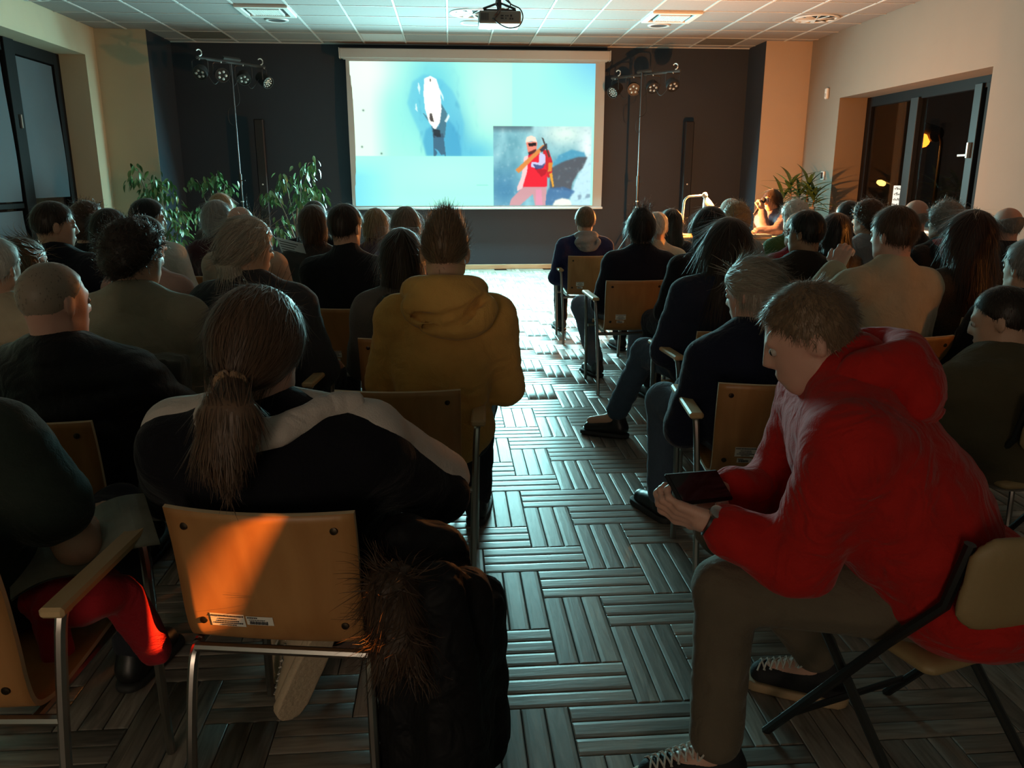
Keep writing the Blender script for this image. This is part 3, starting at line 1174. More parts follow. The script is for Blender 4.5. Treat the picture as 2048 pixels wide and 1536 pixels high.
    put(inpoly(X, Y, [(1318, 1060), (1345, 1050), (1340, 1160), (1305, 1280), (1270, 1300), (1268, 1275), (1300, 1200)]), (246, 206, 206), 1)
    put(inpoly(X, Y, [(1425, 1030), (1465, 1045), (1468, 1110), (1430, 1145), (1365, 1130), (1370, 1095), (1420, 1100)]), (206, 206, 238), 1)
    put(inpoly(X, Y, [(1380, 1110), (1440, 1120), (1468, 1100), (1450, 1140), (1400, 1148)]), (56, 70, 120), 0.85)
    put(inpoly(X, Y, [(1330, 960), (1408, 955), (1405, 1010), (1380, 1035), (1345, 1030)]), (240, 140, 120), 1)
    put(inpoly(X, Y, [(1326, 965), (1335, 925), (1365, 914), (1395, 925), (1408, 960), (1365, 950)]), (250, 226, 206), 1)
    put(inpoly(X, Y, [(1345, 968), (1400, 962), (1400, 984), (1350, 990)]), (30, 24, 30), 1)
    put(inpoly(X, Y, [(1345, 1030), (1400, 1005), (1400, 1030), (1350, 1050)]), (60, 20, 26), 0.8)
    put(inpoly(X, Y, [(1258, 1150), (1280, 1175), (1440, 1020), (1470, 985), (1450, 975)]), (224, 142, 74), 1)
    put(inpoly(X, Y, [(1425, 1010), (1475, 965), (1480, 995), (1440, 1030)]), (60, 60, 72), 1)
    put(inpoly(X, Y, [(1438, 925), (1452, 935), (1500, 1060), (1490, 1065)]), (70, 64, 60), 1)
    C[~B] = Ci[~B]
    C[:] = blur(C, 1)
    return lin(np.clip(C, 0, 255))


fabric_white = M('screen_fabric', (0.42, 0.44, 0.44), rough=0.85)
case_m = M('screen_case', (0.45, 0.47, 0.47), rough=0.4)
ps = empty('projection_screen', (0.44, 12.97, 0.96))
tag(ps, 'large pull-down projection screen showing a slide of ice photos on the dark wall', 'projection screen')


def loc_box(name, mat, lo, hi, par, bev=0.0):
    return MB().box(Vector(lo) - par.location, Vector(hi) - par.location, bev).build(name, mat, par)


loc_box('screen_case', case_m, (-1.603, 12.87, 3.185), (2.490, 13.0, 3.325), ps, 0.012)
loc_box('wall_bracket', black_plastic, (-1.2, 13.0, 3.2), (-1.12, 13.095, 3.3), ps)
loc_box('wall_bracket', black_plastic, (2.0, 13.0, 3.2), (2.08, 13.095, 3.3), ps)
loc_box('case_lip', case_m, (-1.56, 12.90, 3.172), (2.45, 12.97, 3.187), ps, 0.003)
loc_box('end_cap', white_plastic, (-1.612, 12.865, 3.18), (-1.603, 13.0, 3.33), ps, 0.003)
loc_box('end_cap', white_plastic, (2.490, 12.865, 3.18), (2.499, 13.0, 3.33), ps, 0.003)
# fabric, edges curling slightly towards the room
nu, nv = 40, 12
V, Q = [], []
for i in range(nu + 1):
    for j in range(nv + 1):
        u, v = i / nu, j / nv
        xe = -1.525 + u * 3.95
        edge = max(0, abs(u - 0.5) * 2 - 0.93) / 0.07
        V.append((xe - 0.44, -0.02 - 0.03 * edge ** 2 * math.sin(v * 3.1), 0.03 + 2.19 * v))
for i in range(nu):
    for j in range(nv):
        k = i * (nv + 1) + j
        Q.append((k, k + nv + 1, k + nv + 2, k + 1))
link('screen_fabric', np_mesh('screen_fabric', np.array(V), np.array(Q)), fabric_white, ps)
loc_box('weight_bar', case_m, (-1.535, 12.925, 0.962), (2.445, 12.965, 0.998), ps, 0.008)
NX, NY = 480, 270
sx0, sx1, sz0, sz1 = -1.472, 2.278, 1.020, 3.150
xs = np.linspace(sx0, sx1, NX) - 0.44
zs = np.linspace(sz1, sz0, NY) - 0.96
XX, ZZ = np.meshgrid(xs, zs, indexing='ij')
V = np.stack([XX, np.full_like(XX, -0.026), ZZ], -1).reshape(-1, 3)
ii = (np.arange(NX - 1)[:, None] * NY + np.arange(NY - 1)[None]).ravel()
Q = np.stack([ii, ii + 1, ii + NY + 1, ii + NY], 1)
me = np_mesh('slide_image', V, Q, smooth=False)
ca = me.color_attributes.new('slide', 'FLOAT_COLOR', 'POINT')
cc = slide_colors(NX, NY).reshape(-1, 3)
ca.data.foreach_set('color', np.concatenate([cc, np.ones((len(cc), 1))], 1).astype(np.float32).ravel())
sm = bpy.data.materials.new('projected_slide')
sm.use_nodes = True
nt = sm.node_tree
b = nt.nodes['Principled BSDF']
b.inputs['Base Color'].default_value = (0.02, 0.02, 0.02, 1)
b.inputs['Roughness'].default_value = 0.9
b.inputs['Specular IOR Level'].default_value = 0
a_ = nt.nodes.new('ShaderNodeVertexColor')
a_.layer_name = 'slide'
nt.links.new(a_.outputs['Color'], b.inputs['Emission Color'])
b.inputs['Emission Strength'].default_value = 1.15
sm.cycles.emission_sampling = 'NONE'
link('slide_image', me, sm, ps)

# ------------------------------------------------------------------ ceiling projector
pj = empty('projector', (0.56, 9.0, 3.0))
tag(pj, 'grey video projector hanging from the ceiling with looping black cables', 'projector')
pg = M('projector_grey', (0.16, 0.145, 0.125), rough=0.5)
MB().box((-0.22, -0.02, 0.01), (0.22, 0.34, 0.135), 0.012).build('body', pg, pj)
MB().lathe([(0.06, 0), (0.06, 0.05), (0.05, 0.06)], 18, (-0.1, 0.34, 0.075), (0, 1, 0)).build('lens_barrel', black_plastic, pj, smooth=True)
MB().lathe([(0.0, 0.062), (0.048, 0.058)], 18, (-0.1, 0.34, 0.075), (0, 1, 0), cap=False).build('lens_glass', M('lens_glass', (0.6, 0.9, 0.95), emit=(0.6, 0.95, 1.0), estr=2.0), pj)
for (x, z, w, h) in ((0.02, 0.085, 0.03, 0.014), (0.06, 0.085, 0.012, 0.012), (0.08, 0.085, 0.012, 0.012), (0.02, 0.06, 0.03, 0.014), (0.06, 0.06, 0.012, 0.012), (0.115, 0.086, 0.02, 0.018), (0.105, 0.056, 0.016, 0.016), (0.13, 0.056, 0.016, 0.016), (-0.06, 0.055, 0.02, 0.018)):
    MB().box((x - w / 2, -0.024, z - h / 2), (x + w / 2, -0.018, z + h / 2)).build('port', black_plastic, pj)
for k in range(7):
    MB().box((-0.20 + k * 0.012, -0.023, 0.04), (-0.194 + k * 0.012, -0.018, 0.11)).build('vent_slit', black_plastic, pj)
MB().box((-0.17, 0.02, 0.135), (0.17, 0.045, 0.155)).box((-0.17, 0.24, 0.135), (0.17, 0.265, 0.155)).box((-0.17, 0.02, 0.135), (-0.14, 0.265, 0.15)).box((0.14, 0.02, 0.135), (0.17, 0.265, 0.15)).build('mount_plate', black_plastic, pj)
MB().tube([(0, 0.14, 0.15), (0, 0.14, 0.414)], 0.025, 12).build('mount_pole', black_plastic, pj, smooth=True)
MB().tube([(-0.17, 0.03, 0.16), (0.0, 0.14, 0.24), (0.16, 0.03, 0.16)], 0.012).build('mount_arm', black_plastic, pj, smooth=True)
for pts in ([(-0.07, -0.03, 0.055), (-0.02, -0.06, 0.005), (0.08, -0.07, -0.04), (0.19, -0.06, -0.02), (0.235, -0.05, 0.06), (0.21, -0.02, 0.15), (0.12, 0.05, 0.21), (0.02, 0.12, 0.3)],
            [(-0.03, -0.03, 0.10), (-0.06, -0.06, 0.08), (0.0, -0.05, 0.14), (0.08, -0.02, 0.15), (0.11, 0.0, 0.2), (0.08, 0.06, 0.26)],
            [(-0.08, -0.03, 0.055), (-0.05, -0.05, 0.06), (0.0, -0.04, 0.13), (-0.04, 0.02, 0.2), (-0.02, 0.1, 0.3)]):
    MB().tube(catmull(pts, 8), 0.0065, 8).build('cable', black_plastic, pj, smooth=True)

# ------------------------------------------------------------------ lighting stands with four LED cans on a T-bar
can_m = M('can_black', (0.02, 0.02, 0.022), rough=0.38)
led_m = M('led_lens', (0.75, 0.78, 0.8), rough=0.12, spec=1.0, metal=0.6)
hook_m = M('zinc_hook', (0.75, 0.76, 0.75), rough=0.35, metal=0.5)


def can(par, pos, aim, big, name='stage_can'):
    c = empty(name, pos, 0, par)
    d = Vector(aim).normalized()
    q = Vector((0, 0, 1)).rotation_difference(d).to_matrix()
    L, r_ = (0.22, 0.088) if big else (0.12, 0.095)
    MB().lathe([(0.03, -L * 0.62), (r_ * 0.8, -L * 0.55), (r_ * 0.92, -L * 0.2), (r_, -L * 0.1), (r_, L * 0.38), (r_ * 0.9, L * 0.38), (r_ * 0.88, L * 0.28), (0.0, L * 0.27)], 22, (0, 0, -0.17), d, cap=False).build('housing', can_m, c, smooth=True)
    n_ = [(0, 0)] if big else []
    if big:
        n_ += [(0.03 * math.cos(a), 0.03 * math.sin(a)) for a in np.linspace(0, 6.28, 6, endpoint=False)]
        n_ += [(0.062 * math.cos(a), 0.062 * math.sin(a)) for a in np.linspace(0.2, 6.48, 11, endpoint=False)]
        lr = 0.013
    else:
        n_ = [(0.048 * math.cos(a), 0.048 * math.sin(a)) for a in np.linspace(1.57, 7.85, 5, endpoint=False)]
        lr = 0.02
    for (a, b_) in n_:
        p = q @ Vector((a, b_, L * 0.28)) + Vector((0, 0, -0.17))
        MB().lathe([(lr, 0), (lr * 0.8, lr * 0.5), (lr * 0.3, lr * 0.75)], 8, p, d).build('led', led_m, c, smooth=True)
    s_ = q @ Vector((1, 0, 0))
    s_.z = 0
    s_.normalize()
    w = r_ + 0.018
    p0 = Vector((0, 0, -0.17))
    pts = [p0 + s_ * w, p0 + s_ * w + Vector((0, 0, 0.135)), s_ * (w * 0.8) + Vector((0, 0, -0.015)), -s_ * (w * 0.8) + Vector((0, 0, -0.015)), p0 - s_ * w + Vector((0, 0, 0.135)), p0 - s_ * w]
    MB().tube(pts, 0.008, 6).build('yoke', can_m, c)
    MB().tube([(0, 0, -0.02), (0, 0, 0.012)], 0.01, 8).build('bolt', hook_m, c)
    return c


def light_stand(base, top, e0, e1, hooks, cans, label):
    t = empty('light_stand', base)
    tag(t, label, 'light stand', 'stage light stands')
    bx = Vector(base)
    H = top
    MB().tube([(0, 0, 0.25), (0, 0, H * 0.48)], 0.018, 10).build('lower_pole', M('stand_black', (0.02, 0.02, 0.022), rough=0.35), t, smooth=True)
    MB().tube([(0, 0, H * 0.45), (0, 0, H)], 0.013, 10).build('upper_pole', M('stand_tube', (0.09, 0.09, 0.10), rough=0.3, metal=0.6), t, smooth=True)
    MB().tube([(0, 0, H * 0.45), (0, 0, H * 0.5)], 0.024, 10).build('collar', MATS['stand_black'], t, smooth=True)
    MB().tube([(0, 0, H * 0.37), (0, 0, H * 0.375)], 0.024, 10).tube([(0, 0, H * 0.34), (0, 0, H * 0.345)], 0.024, 10).build('band', hook_m, t, smooth=True)
    MB().tube([(0, 0, H * 0.47), (0.07, -0.02, H * 0.47)], 0.01, 6).build('knob', MATS['stand_black'], t)
    for k in range(3):
        a = 2 * math.pi * k / 3 + 0.5
        MB().tube([(0.015 * math.cos(a), 0.015 * math.sin(a), 0.75), (0.5 * math.cos(a), 0.5 * math.sin(a), 0.02)], 0.011, 6).build('leg', MATS['stand_black'], t)
    p0, p1 = Vector(e0) - bx, Vector(e1) - bx
    MB().tube([p0, p1], 0.02, 4).build('t_bar', M('bar_black', (0.05, 0.052, 0.055), rough=0.4), t)
    mid = (p0 + p1) / 2
    dd = (p1 - p0).normalized()
    bb = MB()
    bb.tube([mid - dd * 0.13 + Vector((0, 0, 0.045)), mid + dd * 0.13 + Vector((0, 0, 0.045))], 0.026, 4)
    bb.build('controller_box', MATS['bar_black'], t)
    for f_ in hooks:
        p = p0 + (p1 - p0) * f_ + Vector((0, 0, 0.02))
        MB().tube(arc(p + Vector((0, 0, 0.045)), 0.04, R(-90), R(150), 12, dd, (0, 0, 1)), 0.008, 6).build('hook', hook_m, t, smooth=True)
    for (f_, aim, big) in cans:
        can(t, p0 + (p1 - p0) * f_ + Vector((0, 0, -0.01)), aim, big)
    # cables sagging between the cans
    cp = [p0 + (p1 - p0) * f_ + Vector((0, 0.03, -0.15 - 0.16 * (i % 2))) for i, f_ in enumerate((0.1, 0.22, 0.36, 0.48, 0.62, 0.75, 0.9))]
    MB().tube(catmull(cp, 6), 0.005, 6).build('cable', black_plastic, t, smooth=True)
    MB().tube(catmull([mid + Vector((0, 0.02, 0)), mid + Vector((0.05, 0.04, -0.5)), mid + Vector((-0.09, -0.02, -0.62)), mid + Vector((-0.1, 0, -0.78)), mid + Vector((-0.02, 0.03, -0.85))], 8), 0.005, 6).build('cable', black_plastic, t, smooth=True)
    return t


light_stand((-2.98, 12.0, 0), 3.0, (-3.33, 11.62, 3.0), (-2.60, 12.38, 2.98), (0.04, 0.93),
            [(0.04, (-0.1, -0.75, -0.65), False), (0.34, (0.35, -0.9, -0.25), False), (0.66, (0.15, -0.7, -0.75), False), (0.98, (0.75, -0.55, -0.5), True)],
            'black tripod light stand left of the screen with four stage cans')
light_stand((2.87, 12.35, 0), 2.95, (2.50, 12.78, 2.92), (3.32, 11.90, 2.93), (0.1, 0.93),
            [(0.06, (-0.62, -0.6, -0.5), True), (0.34, (-0.1, -0.9, -0.4), False), (0.62, (0.05, -0.75, -0.65), False), (0.9, (0.1, -0.7, -0.72), False)],
            'black tripod light stand right of the screen with four stage cans')

# slim column loudspeakers on the dark wall


def column_speaker(x, label):
    t = empty('column_speaker', (x, 12.86, 0))
    tag(t, label, 'loudspeaker', 'column loudspeakers')
    MB().box((-0.07, -0.06, 0.32), (0.07, 0.06, 2.305), 0.012).build('cabinet', M('speaker_black', (0.011, 0.011, 0.015), rough=0.35), t)
    MB().box((-0.058, -0.066, 0.95), (0.058, -0.058, 2.29), 0.003).build('grille', M('speaker_grille', (0.008, 0.008, 0.010), rough=0.6, bump=0.6, bscale=400), t)
    MB().box((-0.16, -0.15, 0.0), (0.16, 0.16, 0.32), 0.015).build('base', MATS['speaker_black'], t)
    MB().lathe([(0.0, 0.003), (0.01, 0.002), (0.013, 0)], 10, (0.0, -0.066, 1.35), (0, -1, 0)).build('badge', hook_m, t)


column_speaker(-2.85, 'slim black column loudspeaker left of the screen')
column_speaker(3.77, 'slim black column loudspeaker right of the screen')

# ------------------------------------------------------------------ plants
def leaf_mesh(name, L, W, droop, mat, n=6):
    V, F = [], []
    for i in range(n + 1):
        t = i / n
        w = W * math.sin(math.pi * min(1, t * 0.97 + 0.02)) ** 0.8 * (1 - 0.35 * t)
        x = L * t
        z = -droop * t * t
        V += [(x, -w, z + 0.25 * w), (x, 0, z), (x, w, z + 0.25 * w)]
    for i in range(n):
        k = i * 3
        F += [(k, k + 3, k + 4, k + 1), (k + 1, k + 4, k + 5, k + 2)]
    me = bpy.data.meshes.new(name)
    me.from_pydata(V, [], F)
    me.polygons.foreach_set('use_smooth', [True] * len(F))
    me.materials.append(mat)
    return me


leaf_g = M('ficus_leaf', (0.075, 0.17, 0.055), rough=0.3, spec=0.6, var=0.35, vscale=9)
bark = M('bark', (0.17, 0.13, 0.09), rough=0.9, bump=0.4, bscale=60)
soil = M('soil', (0.02, 0.014, 0.01), rough=1)
pot_w = M('white_pot', (0.75, 0.70, 0.62), rough=0.5)
pot_d = M('dark_pot', (0.03, 0.03, 0.03), rough=0.5)
ficus_leaves = [leaf_mesh('leaf', 0.105, 0.024, 0.03, leaf_g), leaf_mesh('leaf', 0.085, 0.021, 0.015, leaf_g), leaf_mesh('leaf', 0.12, 0.026, 0.05, leaf_g)]


def pot(t, r_, h, mat):
    MB().lathe([(r_ * 0.72, 0), (r_ * 0.98, h * 0.92), (r_ * 1.04, h * 0.93), (r_ * 1.04, h), (r_ * 0.94, h), (r_ * 0.92, h * 0.9)], 24).build('pot', mat, t, smooth=True)
    MB().lathe([(0.0, h * 0.93), (r_ * 0.93, h * 0.92)], 24, cap=False).build('soil', soil, t)


def ficus(x, y, blobs, label, seed, nleaf):
    rg = random.Random(seed)
    t = empty('potted_ficus', (x, y, 0))
    tag(t, label, 'potted plant', 'weeping figs by the stage')
    pot(t, 0.18, 0.34, pot_d)
    MB().tube(catmull([(0, 0, 0.3), (0.02, 0, 0.6), (-0.01, 0.01, 0.85), (0.01, 0, 1.05)], 4), 0.014, 6).build('stem', bark, t, smooth=True)
    tot = sum(b_[3] for b_ in blobs)
    for (bx, by, bz, br) in blobs:
        MB().tube(catmull([(rg.uniform(-0.02, 0.02), 0, 0.5), (bx * 0.4, by * 0.4, 0.5 + (bz - 0.5) * 0.55), (bx * 0.8, by * 0.8, bz), (bx, by, bz + br * 0.5)], 4), [0.011] * 4 + [0.008] * 4 + [0.005] * 4 + [0.004], 5).build('branch', bark, t, smooth=True)
        for k in range(int(nleaf * br / tot)):
            u, v, w = rg.gauss(0, 0.42), rg.gauss(0, 0.42), rg.gauss(0, 0.42)
            az = math.atan2(v, u) + rg.uniform(-0.7, 0.7)
            link('leaf', rg.choice(ficus_leaves), None, t, (bx + u * br, by + v * br, bz + w * br * 1.05), (rg.uniform(-0.6, 0.6), rg.uniform(0.3, 1.35), az))
    return t


ficus(-3.86, 11.05, [(-0.2, 0, 1.5, 0.14), (0.05, -0.1, 1.38, 0.2), (-0.1, 0.1, 1.22, 0.2), (0.2, 0, 1.28, 0.16), (0.1, -0.1, 1.02, 0.22), (0.3, 0.0, 0.98, 0.18), (0.32, -0.05, 0.75, 0.2), (0.1, 0.1, 0.62, 0.2)],
      'tall potted ficus against the cream pier on the left', 3, 290)
ficus(-3.23, 11.6, [(-0.1, 0, 1.36, 0.16), (0.14, 0, 1.28, 0.17), (0.02, 0.05, 1.45, 0.1), (-0.28, 0, 1.38, 0.09), (-0.2, 0, 0.95, 0.2), (0.18, 0, 0.95, 0.18)],
      'smaller potted ficus standing before the left light stand', 5, 190)
ficus(-2.08, 11.25, [(0.22, 0, 1.58, 0.14), (0.1, 0, 1.38, 0.22), (-0.16, 0, 1.42, 0.14), (-0.32, 0, 1.22, 0.17), (0.28, 0, 1.18, 0.2), (0.05, 0.1, 1.12, 0.2), (-0.22, 0, 0.8, 0.18)],
      'bushy potted ficus beside the left edge of the screen', 8, 280)

drac_m = M('dracaena_leaf', (0.06, 0.12, 0.035), rough=0.35, spec=0.5, var=0.3, vscale=6)
drac_leaves = [leaf_mesh('leaf', 0.34, 0.032, 0.16, drac_m, 8), leaf_mesh('leaf', 0.28, 0.03, 0.08, drac_m, 8), leaf_mesh('leaf', 0.38, 0.034, 0.24, drac_m, 8)]


def dracaena(x, y, stems, label, seed, potmat, n):
    rg = random.Random(seed)
    t = empty('potted_dracaena', (x, y, 0))
    tag(t, label, 'potted plant', 'dracaenas in the right corner')
    for (sx, sy, h) in stems:
        MB().tube(catmull([(sx * 0.2, sy * 0.2, 0.6), (sx * 0.6, sy * 0.6, 0.6 + (h - 0.6) * 0.5), (sx, sy, h)], 4), 0.013, 6).build('stem', bark, t, smooth=True)
        for k in range(n):
            a = 2.4 * k + rg.uniform(-0.3, 0.3)
            link('leaf', rg.choice(drac_leaves), None, t, (sx, sy, h - 0.14 + 0.2 * k / n), (rg.uniform(-0.3, 0.3), -1.25 + 1.2 * (1 - k / n) + rg.uniform(-0.15, 0.15), a))
    return t


ST = empty('plant_stand', (4.93, 10.95, 0))
tag(ST, 'low wooden stand carrying the pot plants in the right corner', 'stand')
stw = wood('stand_wood', (0.42, 0.24, 0.10), (0.25, 0.13, 0.05), axis='x')
MB().box((-0.36, -0.17, 0.66), (0.36, 0.17, 0.70), 0.004).build('top', stw, ST)
for (a, b_) in ((-0.33, -0.14), (0.3, -0.14), (-0.33, 0.11), (0.3, 0.11)):
    MB().box((a, b_, 0), (a + 0.035, b_ + 0.035, 0.66)).build('leg', stw, ST)


def pot_on(t, r_, z0, h, mat):
    MB().lathe([(r_ * 0.75, z0), (r_ * 0.98, z0 + h * 0.92), (r_ * 1.04, z0 + h * 0.93), (r_ * 1.04, z0 + h), (r_ * 0.94, z0 + h), (r_ * 0.9, z0 + h * 0.9)], 24).build('pot', mat, t, smooth=True)
    MB().lathe([(0.0, z0 + h * 0.93), (r_ * 0.92, z0 + h * 0.92)], 24, cap=False).build('soil', soil, t)


d1 = dracaena(4.78, 10.95, [(-0.1, 0, 1.30), (0.06, 0.06, 1.18), (-0.2, 0.02, 1.12)], 'dracaena with long arching leaves behind the speaker in the corner', 2, pot_w, 20)
pot_on(d1, 0.10, 0.70, 0.36, pot_w)
d2 = dracaena(4.96, 10.98, [(-0.02, 0, 1.28), (0.06, -0.05, 1.15)], 'dracaena in a grey-white pot nearest the right window', 6, pot_w, 20)
pot_on(d2, 0.10, 0.70, 0.36, M('grey_pot', (0.5, 0.47, 0.44), rough=0.6))

# ------------------------------------------------------------------ speaker's tables, lamp, book
TZ = 0.80
tw = wood('table_top', (0.62, 0.42, 0.22), (0.48, 0.30, 0.14), rough=0.45, axis='x')


def table(x0, x1, y0, y1, label, wd):
    t = empty('table', ((x0 + x1) / 2, (y0 + y1) / 2, 0))
    tag(t, label, 'table', 'speaker tables')
    hx, hy = (x1 - x0) / 2, (y1 - y0) / 2
    MB().box((-hx, -hy, TZ - 0.026), (hx, hy, TZ), 0.006).build('table_top', wd, t)
    for (a, b_) in ((-1, -1), (1, -1), (-1, 1), (1, 1)):
        MB().tube([(a * (hx - 0.07), b_ * (hy - 0.07), 0), (a * (hx - 0.07), b_ * (hy - 0.07), TZ - 0.026)], 0.017, 10).build('leg', steel, t, smooth=True)
    MB().box((-hx + 0.06, -hy + 0.06, TZ - 0.07), (hx - 0.06, -hy + 0.08, TZ - 0.026)).box((-hx + 0.06, hy - 0.08, TZ - 0.07), (hx - 0.06, hy - 0.06, TZ - 0.026)).build('apron', steel, t)
    return t


table(2.56, 3.12, 8.92, 9.50, 'small round-cornered wooden table carrying the desk lamp', tw)
table(3.20, 4.25, 8.72, 9.22, 'wooden table where the woman with the microphone sits', tw)

lamp_w = M('lamp_white', (0.80, 0.76, 0.72), rough=0.4)
LB = Vector((2.665, 9.2, TZ))
lp = empty('desk_lamp', LB)
tag(lp, 'white desk lamp with a bent arm and cone shade glowing orange', 'desk lamp')
MB().lathe([(0.09, 0), (0.09, 0.012), (0.03, 0.022), (0.015, 0.04)], 24).build('base', lamp_w, lp, smooth=True)
pts = [(0, 0, 0.02), (0.02, 0, 0.36)] + [tuple(p) for p in arc((0.095, 0, 0.365), 0.075, R(180), R(90), 8)] + [(0.255, 0, 0.452)]
MB().tube(pts, 0.012, 10).build('arm', lamp_w, lp, smooth=True)
ax_ = Vector((0.32, -0.1, -1)).normalized()
hd = Vector((0.262, 0, 0.45))
MB().lathe([(0.001, -0.035), (0.022, -0.03), (0.03, 0.0), (0.026, 0.02), (0.02, 0.03)], 16, hd, ax_).build('knuckle', lamp_w, lp, smooth=True)
MB().lathe([(0.022, 0.028), (0.034, 0.05), (0.05, 0.085), (0.062, 0.12), (0.071, 0.155), (0.069, 0.155), (0.059, 0.118), (0.047, 0.085), (0.03, 0.052), (0.016, 0.032)], 28, hd, ax_, cap=False).build('shade', lamp_w, lp, smooth=True)
bulb_p = hd + ax_ * 0.12
MB().lathe([(0.012, -0.05), (0.018, -0.02), (0.026, 0.02), (0.02, 0.04), (0.002, 0.048)], 14, bulb_p, ax_).build('bulb', M('bulb_glow', (1, 0.6, 0.25), emit=(1.0, 0.5, 0.14), estr=12), lp, smooth=True)
lampL = add_light('desk_lamp_light', 'POINT', LB + hd + ax_ * 0.205, 70, (1.0, 0.30, 0.055), shadow_soft_size=0.04)
lampFill = add_light('ceiling_fill_light', 'POINT', LB, 350, (1.0, 0.33, 0.07), shadow_soft_size=0.03)  # extra light added above the shade to turn the ceiling orange
lampFill.parent = lp
lampFill.location = hd + Vector((0.02, 0, 0.075))
lampL.parent = lp
lampL.location = hd + ax_ * 0.205

bk = empty('book', (3.46, 8.86, TZ), R(8))
tag(bk, 'thick book lying on the table before the speaking woman', 'book')
MB().box((-0.12, -0.085, 0.004), (0.12, 0.085, 0.028)).build('pages', M('paper_cream', (0.75, 0.70, 0.58), rough=0.9), bk)
MB().box((-0.125, -0.09, 0), (0.125, 0.09, 0.004)).box((-0.125, -0.09, 0.028), (0.125, 0.09, 0.032)).box((-0.128, -0.09, 0), (-0.122, 0.09, 0.032)).build('cover', M('book_cover', (0.18, 0.22, 0.22), rough=0.5), bk)
o = MB().box((-0.1, -0.14, 0), (0.1, 0.14, 0.002)).build('paper_sheet', M('paper_white', (0.85, 0.82, 0.76), rough=0.9), loc=(3.74, 8.95, TZ), rot=(0, 0, R(-12)))
tag(o, 'white sheet of paper lying on the table beside the book', 'paper')

# ------------------------------------------------------------------ stacking chairs: bent plywood shell on steel tube
ply = wood('beech_veneer', (0.46, 0.235, 0.085), (0.36, 0.165, 0.055), rough=0.42, scale=1.6)
ply_edge = M('ply_edge', (0.62, 0.46, 0.28), rough=0.6)
tube_m = M('satin_steel', (0.42, 0.40, 0.37), rough=0.28, metal=1.0)
arm_m = wood('armrest_beech', (0.60, 0.42, 0.22), (0.50, 0.32, 0.15), rough=0.5, axis='y')
stick_m = M('sticker_white', (0.80, 0.78, 0.70), rough=0.6)
ink = M('sticker_ink', (0.03, 0.03, 0.04), rough=0.7)


def shell_mesh():
    prof = catmull([(0.205, 0.428), (0.19, 0.448), (0.13, 0.452), (0.0, 0.440), (-0.10, 0.434), (-0.16, 0.440), (-0.197, 0.462), (-0.214, 0.52), (-0.222, 0.60), (-0.235, 0.70), (-0.252, 0.785)], 4)
    prof = [np.array(p) for p in prof]
    nu = 14
    W = 0.2
    outer, inner = [], []
    for i, p in enumerate(prof):
        d = prof[min(i + 1, len(prof) - 1)] - prof[max(i - 1, 0)]
        d /= np.linalg.norm(d)
        nrm = np.array([d[1], -d[0]])   # to the front / top side
        hgt = max(0, (p[1] - 0.47) / 0.32)
        ro, ri = [], []
        for j in range(nu + 1):
            u = -1 + 2 * j / nu
            w = W * (0.985 + 0.02 * hgt)
            yy = p[0] - 0.030 * hgt ** 0.7 * (1 - u * u)
            zz = p[1] - 0.006 * (1 - u * u) * (1 - hgt)
            ro.append((u * w, yy, zz))
            ri.append((u * w, yy + nrm[0] * 0.011, zz + nrm[1] * 0.011))
        outer.append(ro)
        inner.append(ri)
    mb = MB()
    m = nu + 1
    V = [v for r_ in outer for v in r_] + [v for r_ in inner for v in r_]
    N = len(prof) * m
    F, E = [], []
    for i in range(len(prof) - 1):
        for j in range(nu):
            k = i * m + j
            F.append((k, k + 1, k + m + 1, k + m))
            F.append((N + k, N + k + m, N + k + m + 1, N + k + 1))
        k = i * m
        E.append((k, k + m, N + k + m, N + k))
        k = i * m + nu
        E.append((k, N + k, N + k + m, k + m))
    for j in range(nu):
        E.append((j, N + j, N + j + 1, j + 1))
        k = (len(prof) - 1) * m + j
        E.append((k, k + 1, N + k + 1, N + k))
    mb.add(V, F)
    mb.cur = 1
    mb.add([], [])
    mb.f += E
    mb.mi += [1] * len(E)
    me = bpy.data.meshes.new('seat_shell')
    me.from_pydata(mb.v, [], mb.f)
    me.materials.append(ply)
    me.materials.append(ply_edge)
    me.polygons.foreach_set('material_index', mb.mi)
    me.polygons.foreach_set('use_smooth', [i == 0 for i in mb.mi])
    return me


SHELL = shell_mesh()


from mathutils.bvhtree import BVHTree
_bv = BVHTree.FromPolygons([v.co for v in SHELL.vertices], [tuple(p.vertices) for p in SHELL.polygons])


def back_y(u, z):
    """rear surface of the backrest, found by a ray from behind"""
    hit = _bv.ray_cast(Vector((u * 0.2, -1.0, z)), Vector((0, 1, 0)))[0]
    return hit.y if hit else -0.25


def text_lines(mb, x0, x1, z0, z1, rows, seed, yf):
    rg = random.Random(seed)
    for (zc, h, a, b_) in rows:
        x = x0 + (x1 - x0) * a
        xe = x0 + (x1 - x0) * b_
        while x < xe:
            w = rg.uniform(0.0012, 0.0035)
            z = z0 + (z1 - z0) * zc
            y = yf(x, z)
            mb.add([(x, y, z - h / 2), (x + w, y, z - h / 2), (x + w, y, z + h / 2), (x, y, z + h / 2)], [(0, 1, 2, 3)])
            x += w + 0.0009


